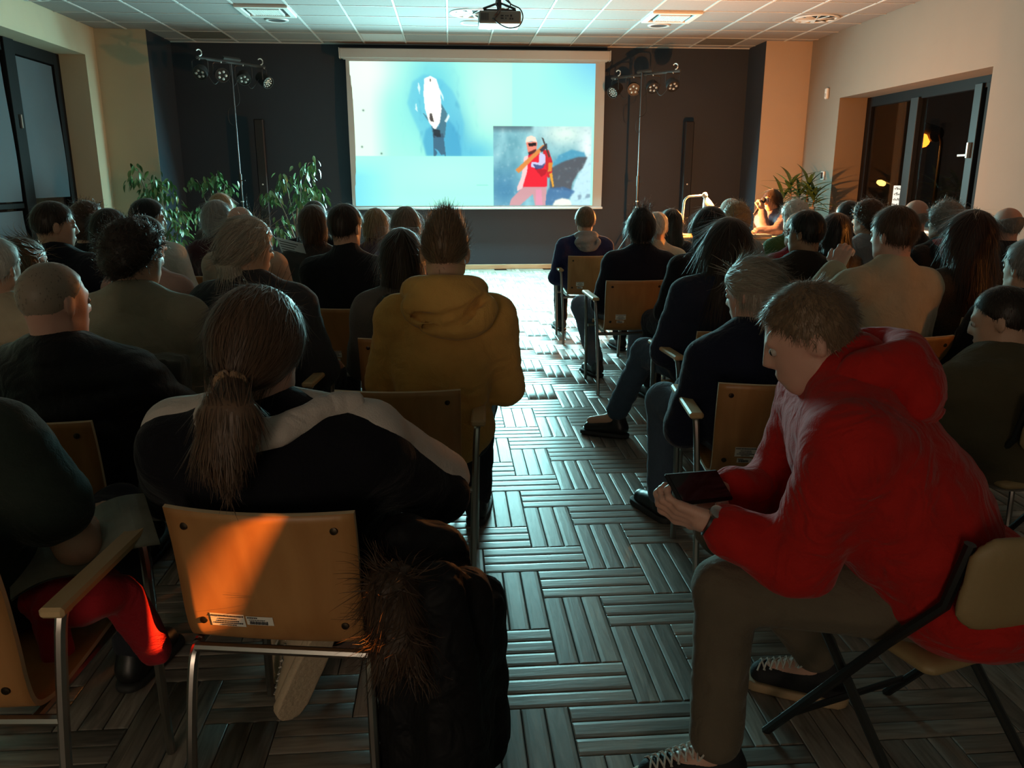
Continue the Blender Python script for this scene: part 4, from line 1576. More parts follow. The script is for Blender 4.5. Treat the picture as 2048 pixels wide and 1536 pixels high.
def sticker(par, x0, x1, z0, z1, rows, seed, skew=0.0):
    st_ = empty('sticker', (0, 0, 0), 0, par)
    n_ = 8
    V, F = [], []
    for i in range(n_ + 1):
        x = x0 + (x1 - x0) * i / n_
        for z in (z0, (z0 + z1) / 2, z1):
            V.append((x, back_y(x / 0.2, z) - 0.0016, z))
    for i in range(n_):
        for j in range(2):
            k = i * 3 + j
            F.append((k, k + 3, k + 4, k + 1))
    MB().add(V, F).build('sticker_paper', stick_m, st_)
    mb = MB()
    text_lines(mb, x0, x1, z0, z1, rows, seed, lambda x, z: back_y(x / 0.2, z) - 0.0028)
    mb.build('print', ink, st_)
    return st_


def make_chair(arms, name='audience_chair'):
    t = empty(name)
    sh = link('seat_shell', SHELL, None, t)
    for (x, z) in ((-0.158, 0.745), (0.158, 0.745), (-0.158, 0.505), (0.158, 0.505)):
        MB().lathe([(0.009, 0), (0.008, 0.003), (0.003, 0.004)], 12, (x, back_y(x / 0.2, z), z), (0, -1, 0)).build('bolt', M('bolt_dark', (0.06, 0.045, 0.03), rough=0.3, metal=0.9), sh, smooth=True)
    if arms:
        sticker(t, -0.125, -0.055, 0.520, 0.556, [(0.85, 0.004, 0.03, 0.97), (0.62, 0.003, 0.25, 0.75), (0.44, 0.003, 0.2, 0.8), (0.28, 0.003, 0.1, 0.9), (0.12, 0.003, 0.3, 0.7)], 3)
        sticker(t, -0.115, -0.065, 0.496, 0.514, [(0.8, 0.003, 0.05, 0.4), (0.4, 0.009, 0.12, 0.75)], 5)
    else:
        sticker(t, -0.140, -0.062, 0.492, 0.527, [(0.85, 0.004, 0.03, 0.97), (0.62, 0.003, 0.25, 0.75), (0.44, 0.003, 0.2, 0.8), (0.28, 0.003, 0.1, 0.9), (0.12, 0.003, 0.3, 0.7)], 3)
        sticker(t, -0.058, 0.002, 0.500, 0.524, [(0.85, 0.003, 0.05, 0.4), (0.6, 0.002, 0.1, 0.7), (0.3, 0.009, 0.12, 0.75)], 5)
    r_ = 0.0115
    if not arms:
        for s in (-1, 1):
            MB().tube(catmull([(s * 0.195, 0.14, 0.425), (s * 0.20, 0.19, 0.40), (s * 0.212, 0.22, 0.0)], 5), r_, 8).build('leg', tube_m, t, smooth=True)
            MB().tube(catmull([(s * 0.198, -0.16, 0.426), (s * 0.204, -0.195, 0.38), (s * 0.212, -0.225, 0.2), (s * 0.218, -0.24, 0.0)], 5), r_, 8).build('leg', tube_m, t, smooth=True)
        MB().tube([(-0.198, -0.185, 0.418), (0.198, -0.185, 0.418)], r_, 8).tube([(-0.195, 0.14, 0.425), (0.195, 0.14, 0.425)], r_, 8).tube([(-0.195, 0.14, 0.425), (-0.198, -0.18, 0.42)], r_, 8).tube([(0.195, 0.14, 0.425), (0.198, -0.18, 0.42)], r_, 8).build('frame', tube_m, t, smooth=True)
    else:
        for s in (-1, 1):
            MB().tube(catmull([(s * 0.255, 0.16, 0.645), (s * 0.250, 0.19, 0.60), (s * 0.238, 0.215, 0.3), (s * 0.232, 0.235, 0.0)], 5), r_, 8).build('leg', tube_m, t, smooth=True)
            MB().tube(catmull([(s * 0.255, -0.14, 0.645), (s * 0.248, -0.165, 0.60), (s * 0.236, -0.20, 0.3), (s * 0.230, -0.225, 0.0)], 5), r_, 8).build('leg', tube_m, t, smooth=True)
            MB().box((s * 0.255 - 0.024, -0.20, 0.645), (s * 0.255 + 0.024, 0.20, 0.667), 0.006).build('armrest', arm_m, t)
        MB().tube([(-0.238, -0.185, 0.418), (0.238, -0.185, 0.418)], r_, 8).tube([(-0.238, 0.16, 0.418), (0.238, 0.16, 0.418)], r_, 8).tube([(-0.18, 0.16, 0.418), (-0.18, -0.185, 0.418)], r_, 8).tube([(0.18, 0.16, 0.418), (0.18, -0.185, 0.418)], r_, 8).build('frame', tube_m, t, smooth=True)
    return t


CH = {}


def chair(x, y, yaw, label, arms=False):
    if arms not in CH:
        t = make_chair(arms)
        CH[arms] = t
    else:
        t = copy_tree(CH[arms])
    t.location = (x, y, 0)
    t.rotation_euler = (0, 0, R(yaw))
    tag(t, label, 'chair', 'plywood audience chairs')
    return t


# folding chair: padded beige back and seat on a black tube frame
pad_m = M('beige_vinyl', (0.30, 0.21, 0.10), rough=0.55, var=0.1, vscale=5, bump=0.1, bscale=90)
black_tube = M('black_tube', (0.012, 0.012, 0.012), rough=0.35)


def folding_chair(x, y, yaw, label):
    t = empty('folding_chair', (x, y, 0), R(yaw))
    tag(t, label, 'folding chair', 'beige folding chairs')
    F_ = Field((-0.28, -0.36, 0.38), (0.28, 0.3, 0.92), 0.012)
    F_.op((-0.21, -0.2, 0.42), (0.21, 0.22, 0.47), lambda X, Y, Z: np.sqrt(np.maximum(np.abs(X) - 0.17, 0) ** 2 + np.maximum(np.abs(Y - 0.0) - 0.17, 0) ** 2 + (Z * 1.6 - 0.445 * 1.6) ** 2) - 0.03, 0.01)
    V, Q = F_.mesh()
    link('seat', np_mesh('seat', V, Q), pad_m, t)
    F_ = Field((-0.28, -0.36, 0.48), (0.28, -0.1, 0.92), 0.010)

    def bk_(X, Y, Z):
        yb = -0.245 - 0.12 * (Z - 0.68) - 0.05 * (1 - (X / 0.22) ** 2)
        return np.sqrt(np.maximum(np.abs(X) - 0.16, 0) ** 2 + np.maximum(np.abs(Z - 0.68) - 0.05, 0) ** 2 + (Y * 1.4 - yb * 1.4) ** 2 * 4) - 0.055
    F_.op((-0.24, -0.34, 0.5), (0.24, -0.15, 0.85), bk_, 0.01)
    V, Q = F_.mesh()
    bkk = link('backrest', np_mesh('backrest', V, Q), pad_m, t)
    MB().box((0.02, -0.335, 0.64), (0.10, -0.331, 0.68)).build('sticker', M('sticker_tan', (0.42, 0.32, 0.18), rough=0.6), bkk)
    for s in (-1, 1):
        MB().tube([(s * 0.215, 0.24, 0.0), (s * 0.215, -0.10, 0.47), (s * 0.21, -0.215, 0.62), (s * 0.2, -0.24, 0.76)], 0.012, 8).build('leg', black_tube, t, smooth=True)
        MB().tube([(s * 0.195, -0.27, 0.0), (s * 0.195, 0.14, 0.43)], 0.012, 8).build('leg', black_tube, t, smooth=True)
    MB().tube([(-0.215, 0.19, 0.08), (0.215, 0.19, 0.08)], 0.009, 8).build('crossbar', black_tube, t, smooth=True)
    MB().tube([(-0.195, -0.22, 0.06), (0.195, -0.22, 0.06)], 0.009, 8).build('crossbar', black_tube, t, smooth=True)
    return t

# ------------------------------------------------------------------ people
def skin_mat(k):
    cols = {'light': (0.55, 0.33, 0.23), 'tan': (0.42, 0.24, 0.15), 'pink': (0.60, 0.34, 0.26)}
    return M('skin_' + k, cols[k], rough=0.5, spec=0.4, var=0.08, vscale=20, bump=0.08, bscale=250)


def hair_mat(name, col):
    return M('hair_' + name, col, rough=0.45, spec=0.35, island=0.35, sheen=0.25)


HAIR = dict(black=(0.010, 0.008, 0.008), darkbrown=(0.028, 0.017, 0.011), brown=(0.075, 0.042, 0.024), blond=(0.30, 0.20, 0.10), darkblond=(0.17, 0.11, 0.065),
            grey=(0.24, 0.23, 0.22), white=(0.52, 0.50, 0.46), red=(0.045, 0.018, 0.010), ash=(0.21, 0.17, 0.13), paleash=(0.36, 0.31, 0.25), p1blond=(0.105, 0.062, 0.038))


def eye_mesh():
    mb = MB()
    prof = [(0.0108 * math.sin(math.pi * i / 10), -0.0108 * math.cos(math.pi * i / 10)) for i in range(11)]
    mb.lathe(prof[:8], 14, (0, 0, 0), (0, 1, 0), cap=False)
    mb.cur = 1
    mb.lathe(prof[7:], 14, (0, 0, 0), (0, 1, 0), cap=False)
    o = mb.build('eye', [M('eye_white', (0.42, 0.38, 0.35), rough=0.35), M('eye_iris', (0.03, 0.02, 0.015), rough=0.15)], smooth=True)
    me = o.data
    bpy.data.objects.remove(o)
    return me


EYE = eye_mesh()


def head_prims(c, Rh):
    c = np.array(c)
    W = lambda p: tuple(c + Rh @ np.array(p, float))
    P = [('el', W((0, -0.012, 0.022)), (0.075, 0.094, 0.090), Rh),
         ('el', W((0, 0.030, -0.035)), (0.058, 0.060, 0.080), Rh),
         ('el', W((0, 0.050, -0.088)), (0.036, 0.036, 0.027), Rh),
         ('rc', W((-0.045, 0.0, -0.065)), W((-0.02, 0.05, -0.095)), 0.022, 0.018),
         ('rc', W((0.045, 0.0, -0.065)), W((0.02, 0.05, -0.095)), 0.022, 0.018)]
    fine = [('rc', W((0, 0.088, 0.012)), W((0, 0.101, -0.026)), 0.007, 0.0125),
            ('rc', W((-0.013, 0.092, -0.03)), W((0.013, 0.092, -0.03)), 0.008, 0.008),
            ('rc', W((-0.034, 0.076, 0.022)), W((0.034, 0.076, 0.022)), 0.011, 0.011),
            ('el', W((0, 0.088, -0.060)), (0.022, 0.010, 0.006), Rh),
            ('el', W((0, 0.085, -0.071)), (0.018, 0.010, 0.006), Rh)]
    ears = []
    for s in (-1, 1):
        Re = Rh @ RZ(s * 0.35)
        ears.append(('el', W((s * 0.079, -0.012, -0.012)), (0.009, 0.020, 0.033), Re))
    sock = [('el', W((s * 0.031, 0.093, 0.002)), (0.015, 0.012, 0.009), Rh) for s in (-1, 1)]
    eyes = [('el', W((s * 0.031, 0.078, 0.002)), (0.012, 0.012, 0.011), Rh) for s in (-1, 1)]
    dents = [('el', W((s * 0.090, -0.006, -0.010)), (0.006, 0.010, 0.018), Rh @ RZ(s * 0.35)) for s in (-1, 1)]
    return P, fine, ears, sock, eyes, dents


def hand_prims(wr, d, n, side, curl=0.6, spread=0.12, thumb=0.7, scale=1.0):
    """wr wrist, d direction of the fingers, n palm normal (palm faces n), side +1 thumb to the +cross side"""
    wr, d, n = (np.array(v, float) for v in (wr, d, n))
    d /= np.linalg.norm(d)
    n = n - d * (n @ d)
    n /= np.linalg.norm(n)
    s = np.cross(d, n) * side
    q = scale
    P = [('rc', wr, wr + d * 0.03 * q, 0.025 * q, 0.026 * q, None)]
    for k in range(4):
        o = s * (0.03 - 0.02 * k) * q
        P.append(('rc', wr + d * 0.02 * q + o * 0.7, wr + d * (0.088 - 0.004 * abs(k - 1)) * q + o, 0.014 * q, 0.0115 * q))
    LEN = [(0.040, 0.024, 0.019), (0.044, 0.028, 0.020), (0.041, 0.026, 0.019), (0.032, 0.020, 0.017)]
    for k in range(4):
        p = wr + d * (0.088 - 0.004 * abs(k - 1)) * q + s * (0.03 - 0.02 * k) * q
        ang = curl * 0.5
        dirv = d * 1.0 + s * spread * (1.5 - k) * 0.3
        r_ = 0.0095 if k < 3 else 0.0082
        for L in LEN[k]:
            dd = math.cos(ang) * dirv + math.sin(ang) * n
            dd /= np.linalg.norm(dd)
            p2 = p + dd * L * q
            P.append(('rc', p, p2, r_ * q, r_ * 0.9 * q))
            p = p2
            ang += curl
            r_ *= 0.92
    p = wr + d * 0.025 * q + s * 0.024 * q
    dd = d * 0.6 + s * 0.8 + n * thumb * 0.5
    dd /= np.linalg.norm(dd)
    p2 = p + dd * 0.044 * q
    P.append(('rc', p, p2, 0.0145 * q, 0.011 * q))
    dd = d * 0.9 + s * 0.25 + n * thumb * 0.6
    dd /= np.linalg.norm(dd)
    p3 = p2 + dd * 0.032 * q
    P.append(('rc', p2, p3, 0.0105 * q, 0.0095 * q))
    P.append(('rc', p3, p3 + (dd + n * 0.3) * 0.024 * q, 0.0095 * q, 0.008 * q))
    return P


def fine_mesh(prims, h, k=0.008):
    lo = np.min([np.minimum(p[1], p[2]) - 0.04 for p in prims], 0)
    hi = np.max([np.maximum(p[1], p[2]) + 0.04 for p in prims], 0)
    F_ = Field(lo, hi, h)
    for p in prims:
        F_.prim(p, 0, k)
    return F_.mesh()


def ribbons(V, Q, n, L, steps, w, rng, flow, lift, jit):
    """short hair strands laid on a hair surface"""
    N = vnormals(V, Q)
    f = rng.integers(0, len(Q), n)
    a = rng.random((n, 1))
    b_ = rng.random((n, 1))
    P = (V[Q[f, 0]] * (1 - a) + V[Q[f, 1]] * a) * (1 - b_) + (V[Q[f, 3]] * (1 - a) + V[Q[f, 2]] * a) * b_
    Nn = N[Q[f, 0]]
    out = []
    LL = L * rng.uniform(0.5, 1.3, (n, 1))
    J = rng.normal(size=(n, 3)) * jit
    for i in range(steps + 1):
        t = i / steps
        T = flow(P, Nn)
        T = T - Nn * (T * Nn).sum(1, keepdims=True) * 0.9 + J
        T /= np.linalg.norm(T, axis=1, keepdims=True) + 1e-9
        S = np.cross(Nn, T)
        S /= np.linalg.norm(S, axis=1, keepdims=True) + 1e-9
        ww = w * (1 - 0.8 * t)
        Pz = P + Nn * 0.001
        out.append(np.stack([Pz - S * ww, Pz + S * ww], 1))
        P = P + T * LL / steps + Nn * lift * LL / steps * (0.3 + t)
    O = np.stack(out, 1).reshape(-1, 3)
    m = steps + 1
    base = (np.arange(n) * m * 2)[:, None]
    q = []
    for i in range(steps):
        q.append(base + np.array([[i * 2, i * 2 + 1, i * 2 + 3, i * 2 + 2]]))
    return O, np.concatenate(q)


def make_hair(style, c, Rh, h, rng, body, opt):
    """returns V, Q in person space"""
    c = np.array(c, float)
    t = opt.get('t', 0.012)
    curly = style == 'curly'
    back = opt.get('len', 0.3)
    lo = c + np.array([-0.2, -0.26, -0.2 - back])
    hi = c + np.array([0.2, 0.2, 0.22])
    if style not in ('long', 'ponytail', 'lowtail'):
        lo[2] = c[2] - 0.24
    F_ = Field(lo, hi, h)
    CR = (0, -0.012, 0.022)

    def fn(X, Y, Z):
        x, y, z = X - c[0], Y - c[1], Z - c[2]
        x, y, z = Rh[0, 0] * x + Rh[1, 0] * y + Rh[2, 0] * z, Rh[0, 1] * x + Rh[1, 1] * y + Rh[2, 1] * z, Rh[0, 2] * x + Rh[1, 2] * y + Rh[2, 2] * z
        face = 0.75 * y - 0.66 * z - 0.028
        low = (-z - 0.02 + 1.0 * (y + 0.02)) / 1.41
        if style in ('short', 'spiky', 'balding', 'buzz', 'curly'):
            tt = {'short': t, 'spiky': 0.007, 'balding': 0.009, 'buzz': 0.003, 'curly': 0.026}[style]
            if curly:
                tt = opt.get('t', 0.026)
            d = ell(x, y, z, CR, (0.075 + tt, 0.094 + tt, 0.090 + tt))
            if curly:
                d = smin(d, ell(x, y, z, (0, -0.05, -0.03), (0.085, 0.07, 0.07)), 0.03)
                low = -z - 0.085 + 0.4 * y
            d = smax(d, face, 0.02)
            d = smax(d, low, 0.012)
            if style == 'spiky':
                top = ell(x, y, z, (0, 0.015, 0.085), (0.058, 0.085, 0.050))
                d = smin(d, top, 0.025)
            if style == 'balding':
                d = smax(d, (z - opt.get('ring', 0.035)) + 0.25 * y, 0.02)
        elif style in ('bob', 'long'):
            d = ell(x, y, z, CR, (0.075 + t, 0.094 + t, 0.090 + t))
            bw = opt.get('w', 0.094)
            b1 = ell(x, y, z, (0, -0.03, -0.03), (bw, 0.092, 0.125))
            d = smin(d, b1, 0.03)
            d = smax(d, np.maximum(face, y - 0.055 - 0.6 * np.maximum(z - 0.02, 0)), 0.02)
            d = smax(d, -z - opt.get('cut', 0.13), 0.012)
        elif style == 'tight':
            d = ell(x, y, z, CR, (0.075 + t, 0.094 + t, 0.090 + t))
            d = smin(d, ell(x, y, z, (0, -0.045, -0.03), (0.068, 0.062, 0.06)), 0.02)
            d = smax(d, face, 0.015)
            d = smax(d, (-z - 0.08 + 0.5 * (y + 0.06)), 0.012)
        return d
    base_style = style
    if style in ('ponytail', 'lowtail', 'bun'):
        style = 'tight'
    F_.op(lo, hi, fn, 0.0)
    style = base_style
    W = lambda p: c + Rh @ np.array(p, float)
    tie = None
    if style in ('ponytail', 'lowtail'):
        tie = W(opt.get('tie', (0, -0.118, 0.0)))
        tail = [np.array(p, float) for p in opt['tail']]
        rr_ = opt.get('tr', [0.02, 0.036, 0.034, 0.012])
        pts = [tie] + tail
        for i in range(len(pts) - 1):
            F_.prim(('rc', pts[i], pts[i + 1], rr_[i], rr_[i + 1], (1.25, 0.75, 1)), 0, 0.015)
    if style == 'bun':
        tie = W(opt.get('tie', (0, -0.085, 0.085)))
        F_.prim(('el', tie, (0.048, 0.048, 0.042)), 0, 0.01)
    if style == 'long':
        for (a, b_, ra, rb, sc) in opt['sheet']:
            F_.prim(('rc', a, b_, ra, rb, sc), 0, 0.03)
    amp = opt.get('amp', 0.0025 if not curly else 0.008)
    F_.folds(amp, rng, 55 if not curly else 48, (1, 1, 0.35) if not curly else (1, 1, 1))
    V, Q = F_.mesh()
    if opt.get('strands', 900) and len(Q):
        crown = W((0, -0.03, 0.115))

        def flow(P, N):
            if tie is not None and style in ('ponytail', 'lowtail', 'bun'):
                d = tie - P
                ln = np.linalg.norm(d, axis=1, keepdims=True)
                d = d / (ln + 1e-6)
                dn = np.array([[0, 0.0, -1.0]])
                return np.where((P[:, 2:3] < tie[2] - 0.02) & (ln < 0.5) & (P[:, 1:2] < tie[1] + 0.05), dn, d)
            if style == 'spiky':
                return N * 0.2 + np.array([[0, 0.15, 1.0]])
            if curly:
                return rng.normal(size=P.shape)
            d = P - crown
            d /= np.linalg.norm(d, axis=1, keepdims=True) + 1e-6
            return d + np.array([[0, 0, -0.8]])
        n = opt.get('strands', 900)
        L = opt.get('sl', {'spiky': 0.03, 'curly': 0.045, 'short': 0.035, 'balding': 0.03, 'buzz': 0.012}.get(style, 0.09))
        rv, rq = ribbons(V, Q, n, L, 5, opt.get('sw', 0.0016), rng, flow, opt.get('lift', {'spiky': 0.5, 'curly': 0.35}.get(style, 0.06)), opt.get('jit', 0.18 if not curly else 0.6))
        V, Q = join_np([(V, Q), (rv, rq)])
    return V, Q


PEOPLE = {}


def person(key, label, head, yaw=0, lean=0.05, side=0.0, w=1.0, hd=(0, 0, 0), hair=('short', 'brown', {}), top=('plain', (0.1, 0.1, 0.1), {}),
           trousers=(0.02, 0.022, 0.03), shoe=(0.01, 0.01, 0.01), skin='light', h=0.015, arms=None, legs=None, hands=None, seed=None, seat=0.45, legs_on=True,
           bulk=0.0, hoff=0.0, pelvis=None, chest=None, neckb=None, hairh=None):
    rng = np.random.default_rng(seed if seed is not None else (sum(map(ord, key)) * 7 + 3))
    Rz = RZ(R(yaw))
    hx, hy, hz = head
    off = Rz @ np.array([side, lean, 0])
    loc = np.array([hx - off[0], hy - off[1], 0])
    t = empty('person', tuple(loc), R(yaw))
    tag(t, label, 'person', 'audience')
    PEOPLE[key] = t
    # ---- skeleton in person space (facing +y)
    H = np.array([side, lean, hz])
    Rh = RZ(R(hd[0])) @ RX(R(-hd[1])) @ RY(R(hd[2]))
    hc = H - np.array([0, 0, 0.113])
    shz = hz - 0.335 + hoff
    ch = np.array([side * 0.85, lean * 0.82 - 0.01, shz])       # mid shoulders
    nb = np.array([side * 0.9, lean * 0.9 - 0.03, shz + 0.065])    # neck base
    if chest is not None:
        ch = np.array(chest, float)
    if neckb is not None:
        nb = np.array(neckb, float)
    pv = np.array([0, 0, seat + 0.10]) if pelvis is None else np.array(pelvis, float)
    mid = pv * 0.5 + ch * 0.5 + np.array([0, -0.03, -0.03])
    axis = ch - pv
    Rt = RX(-math.atan2(axis[1], axis[2])) if abs(axis[1]) > 1e-6 else np.eye(3)
    sw = 0.165 * w
    SH = [ch + np.array([s * sw, 0.0, -0.022]) for s in (-1, 1)]
    torso = [('el', pv + np.array([0, -0.01, 0.0]), (0.165 * w + bulk, 0.125 + bulk, 0.11)),
             ('el', mid, (0.145 * w + bulk, 0.110 + bulk, 0.20), Rt),
             ('el', ch + (pv - ch) * 0.27, (0.168 * w + bulk * 0.6, 0.112 + bulk * 0.6, 0.17), Rt),
             ('rc', SH[0] * 0.93 + ch * 0.07, SH[1] * 0.93 + ch * 0.07, 0.06, 0.06),
             ('rc', nb + np.array([0, 0, -0.01]), SH[0] + np.array([0.03, 0, 0.012]), 0.055, 0.045),
             ('rc', nb + np.array([0, 0, -0.01]), SH[1] + np.array([-0.03, 0, 0.012]), 0.055, 0.045)]
    neck = ('rc', hc + Rh @ np.array([0, -0.028, -0.045]), nb + np.array([0, 0.0, -0.02]), 0.054, 0.060)
    if arms is None:
        arms = {}
    el, wr = [], []
    for i, s in enumerate((-1, 1)):
        a = arms.get('L' if s < 0 else 'R', None)
        if a is None:
            e_ = SH[i] + np.array([s * 0.055, 0.06 - lean * 0.2, -0.265])
            w_ = np.array([s * 0.10, 0.30, seat + 0.185])
            v = w_ - e_
            w_ = e_ + v / np.linalg.norm(v) * 0.25
        else:
            e_, w_ = np.array(a[0], float), np.array(a[1], float)
        el.append(e_)
        wr.append(w_)
    legs = legs or {}
    LG = []
    for s in (-1, 1):
        a = legs.get('L' if s < 0 else 'R', None)
        hj = pv + np.array([s * 0.088, 0.02, -0.015])
        if a is None:
            kn, an, to = np.array([s * 0.13, 0.43, seat + 0.085]), np.array([s * 0.12, 0.44, 0.10]), np.array([s * 0.14, 0.59, 0.045])
        else:
            kn, an, to = (np.array(v, float) for v in a)
        LG.append((hj, kn, an, to))
    armP = []
    for i in range(2):
        armP += [('rc', SH[i], el[i], 0.052, 0.041), ('rc', el[i], wr[i], 0.041, 0.028)]
    legP = []
    for (hj, kn, an, to) in LG:
        legP += [('rc', hj, kn, 0.085, 0.060), ('rc', kn, an, 0.056, 0.038)]
    foot = [('rc', an + np.array([0, 0, -0.03]), to, 0.036, 0.026) for (hj, kn, an, to) in LG]
    P, fine, ears, sock, eyes, dents = head_prims(hc, Rh)
    pts = np.array([hc + 0.14, hc - 0.14, pv + 0.2, pv - 0.2] + [q for l in LG for q in l] + el + wr + SH)
    lo, hi = pts.min(0) - 0.13, pts.max(0) + 0.13
    F_ = Field(lo, hi, h)
    for p in torso:
        F_.prim(p, -0.006, 0.05)
    for p in armP + legP + foot:
        F_.prim(p, 0, 0.03)
    F_.prim(neck, 0, 0.03)
    if h <= 0.0125:
        HF = F_
    else:
        for p in P:
            F_.prim(p, -0.006, 0.025)
        HF = Field(hc - np.array([0.14, 0.15, 0.15]), hc + np.array([0.14, 0.15, 0.15]), 0.0075)
        HF.prim(neck, 0, 0.03)
    for p in P:
        HF.prim(p, 0, 0.025)
    for p in ears:
        HF.prim(p, 0, 0.008)
    for p in fine:
        HF.prim(p, 0, 0.010)
    for p in sock:
        HF.prim(p, 0, 0.008, 's')
    for p in dents:
        HF.prim(p, 0, 0.006, 's')
    hp = hands or {}
    parts = [] if HF is F_ else [HF.mesh()]
    for i, s in enumerate((-1, 1)):
        k_ = 'L' if s < 0 else 'R'
        if k_ in hp:
            parts.append(fine_mesh(hand_prims(wr[i], *hp[k_]), 0.0045))
        else:
            v = wr[i] - el[i]
            v /= np.linalg.norm(v)
            for q_ in hand_prims(wr[i], v + np.array([0, 0, -0.25]), (-s * 0.3, 0.1, -1), s, 0.5):
                F_.prim(q_, 0.002, 0.012)
    V, Q = F_.mesh()
    if parts:
        V, Q = join_np([(V, Q)] + parts)
    body = link('body', np_mesh('body', V, Q), skin_mat(skin), t)
    for s in (-1, 1):
        e_ = link('eye', EYE, None, t, tuple(hc + Rh @ np.array([s * 0.031, 0.0768, 0.0005])))
        e_.rotation_euler = Matrix(Rh.tolist()).to_euler()
    # ---- upper garment
    ts, tcol, to_ = top
    mat = to_.get('mat') or fabric('cloth_' + key, tcol, sheen=to_.get('sheen', 0.15), rough=to_.get('rough', 0.92))
    loose = to_.get('loose', 0.014)
    F_ = Field(lo - 0.03, hi + 0.03, h)
    for p in torso:
        F_.prim(p, loose, 0.05)
    sleeve = to_.get('sleeve', 0.94)
    for i in range(2):
        if sleeve >= 0.5:
            v = wr[i] - el[i]
            F_.prim(('rc', SH[i], el[i], 0.056, 0.047), loose + 0.004, 0.04)
            F_.prim(('rc', el[i], el[i] + v * sleeve, 0.047, 0.036), loose, 0.03)
        else:
            v = el[i] - SH[i]
            F_.prim(('rc', SH[i], SH[i] + v * (sleeve * 2), 0.058, 0.060), loose + 0.006, 0.03)
    F_.prim(('el', pv + np.array([0, 0.0, 0.03]), (0.165 * w + bulk, 0.128 + bulk, 0.08)), loose, 0.04)
    nb2 = nb + np.array([0, 0.008, 0.02])
    up = hc - nb
    up = up / np.linalg.norm(up)
    if ts == 'turtle':
        F_.prim(('rc', nb + np.array([0, 0, -0.02]), nb + up * 0.055, 0.064, 0.060), 0.004, 0.02)
    elif ts == 'collar':
        F_.prim(('rc', nb + np.array([0, 0.01, -0.01]), nb + up * 0.022, 0.070, 0.068), 0.004, 0.015)
    elif ts == 'crew':
        F_.prim(('rc', nb + np.array([0, 0.01, -0.02]), nb + up * 0.0, 0.072, 0.068), 0.0, 0.012)
    F_.folds(to_.get('fold', 0.010), rng, to_.get('freq', 16), to_.get('aniso', (0.5, 0.5, 1.5)))
    V, Q = F_.mesh()
    g = link(to_.get('name', 'sweater'), np_mesh('garment', V, Q), mat, t)
    if ts in ('hood', 'hoodsmall'):
        sc = 1.0 if ts == 'hood' else 0.72
        G = Field(nb - np.array([0.26, 0.26, 0.22]), nb + np.array([0.26, 0.24, 0.16]), h * 0.85)
        n0 = nb + np.array([0, -0.005, 0.012])
        m_ = 14
        ring = [R(270 - 142) + R(284) * i / m_ for i in range(m_ + 1)]
        pts_ = [n0 + np.array([0.105 * sc * math.cos(a), 0.085 * math.sin(a) - 0.012, 0.010 + 0.020 * math.sin(a) * -1 + (-0.04 if math.sin(a) > 0.3 else 0)]) for a in ring]
        for a_, b_ in zip(pts_[:-1], pts_[1:]):
            G.prim(('rc', a_, b_, 0.045 * sc, 0.045 * sc), 0, 0.012)
        sx_ = to_.get('hshift', 0.0)
        G.prim(('el', n0 + np.array([sx_ * 0.5, -0.105, -0.035]), (0.165 * sc, 0.072, 0.085 * sc)), 0, 0.02)
        G.prim(('el', n0 + np.array([sx_, -0.115, -0.075]), (0.125 * sc, 0.065, 0.065 * sc)), 0, 0.02)
        # folds of the opening
        for (dz, wd, rr2) in ((-0.018, 0.13, 0.012), (-0.055, 0.10, 0.010)):
            q = [n0 + np.array([wd * sc * u + sx_ * 0.6, -0.178 + 0.06 * u * u, dz - 0.03 * (1 - u * u) + 0.03 * u]) for u in np.linspace(-1, 1, 9)]
            for a_, b_ in zip(q[:-1], q[1:]):
                G.prim(('rc', a_, b_, rr2, rr2), 0, 0.018, 's')
        G.folds(0.005, rng, 22, (0.6, 0.6, 1.2))
        V, Q = G.mesh()
        link('hood', np_mesh('hood', V, Q), to_.get('hoodmat', mat), t)
    # ---- trousers
    if legs_on:
        F_ = Field(lo - 0.02, hi * np.array([1, 1, 0]) + np.array([0.02, 0.02, max(seat + 0.4, pv[2] + 0.25)]), h)
        F_.prim(('el', pv + np.array([0, -0.01, -0.005]), (0.165 * w + bulk, 0.125 + bulk, 0.105)), 0.010, 0.04)
        for (hj, kn, an, to2) in LG:
            F_.prim(('rc', hj, kn, 0.085, 0.064), 0.012, 0.035)
            F_.prim(('rc', kn, an + (kn - an) * 0.06, 0.060, 0.052), 0.010, 0.03)
        F_.folds(0.008, rng, 18)
        V, Q = F_.mesh()
        link('trousers', np_mesh('trousers', V, Q), fabric('trouser_' + '_'.join('%.3f' % c_ for c_ in trousers), trousers, sheen=0.1), t)
        sm_ = M('shoe_' + '_'.join('%.3f' % c_ for c_ in shoe), shoe, rough=0.4)
        so_ = M('sole_dark', (0.02, 0.02, 0.02), rough=0.7)
        for (hj, kn, an, to2) in (LG if legs_on is True else []):
            make_shoe(t, an, to2, sm_, so_, 0.010 if h > 0.012 else 0.007)
    # ---- hair
    hs, hcol, ho = hair
    if hs != 'none':
        V, Q = make_hair(hs, hc, Rh, hairh or min(h * 0.7, 0.0085), rng, None, ho)
        link('hair', np_mesh('hair', V, Q), hair_mat(hcol, HAIR[hcol]), t)
    return t, dict(H=H, hc=hc, Rh=Rh, nb=nb, ch=ch, SH=SH, el=el, wr=wr, LG=LG, pv=pv, lo=lo, hi=hi, loc=loc, up=up)


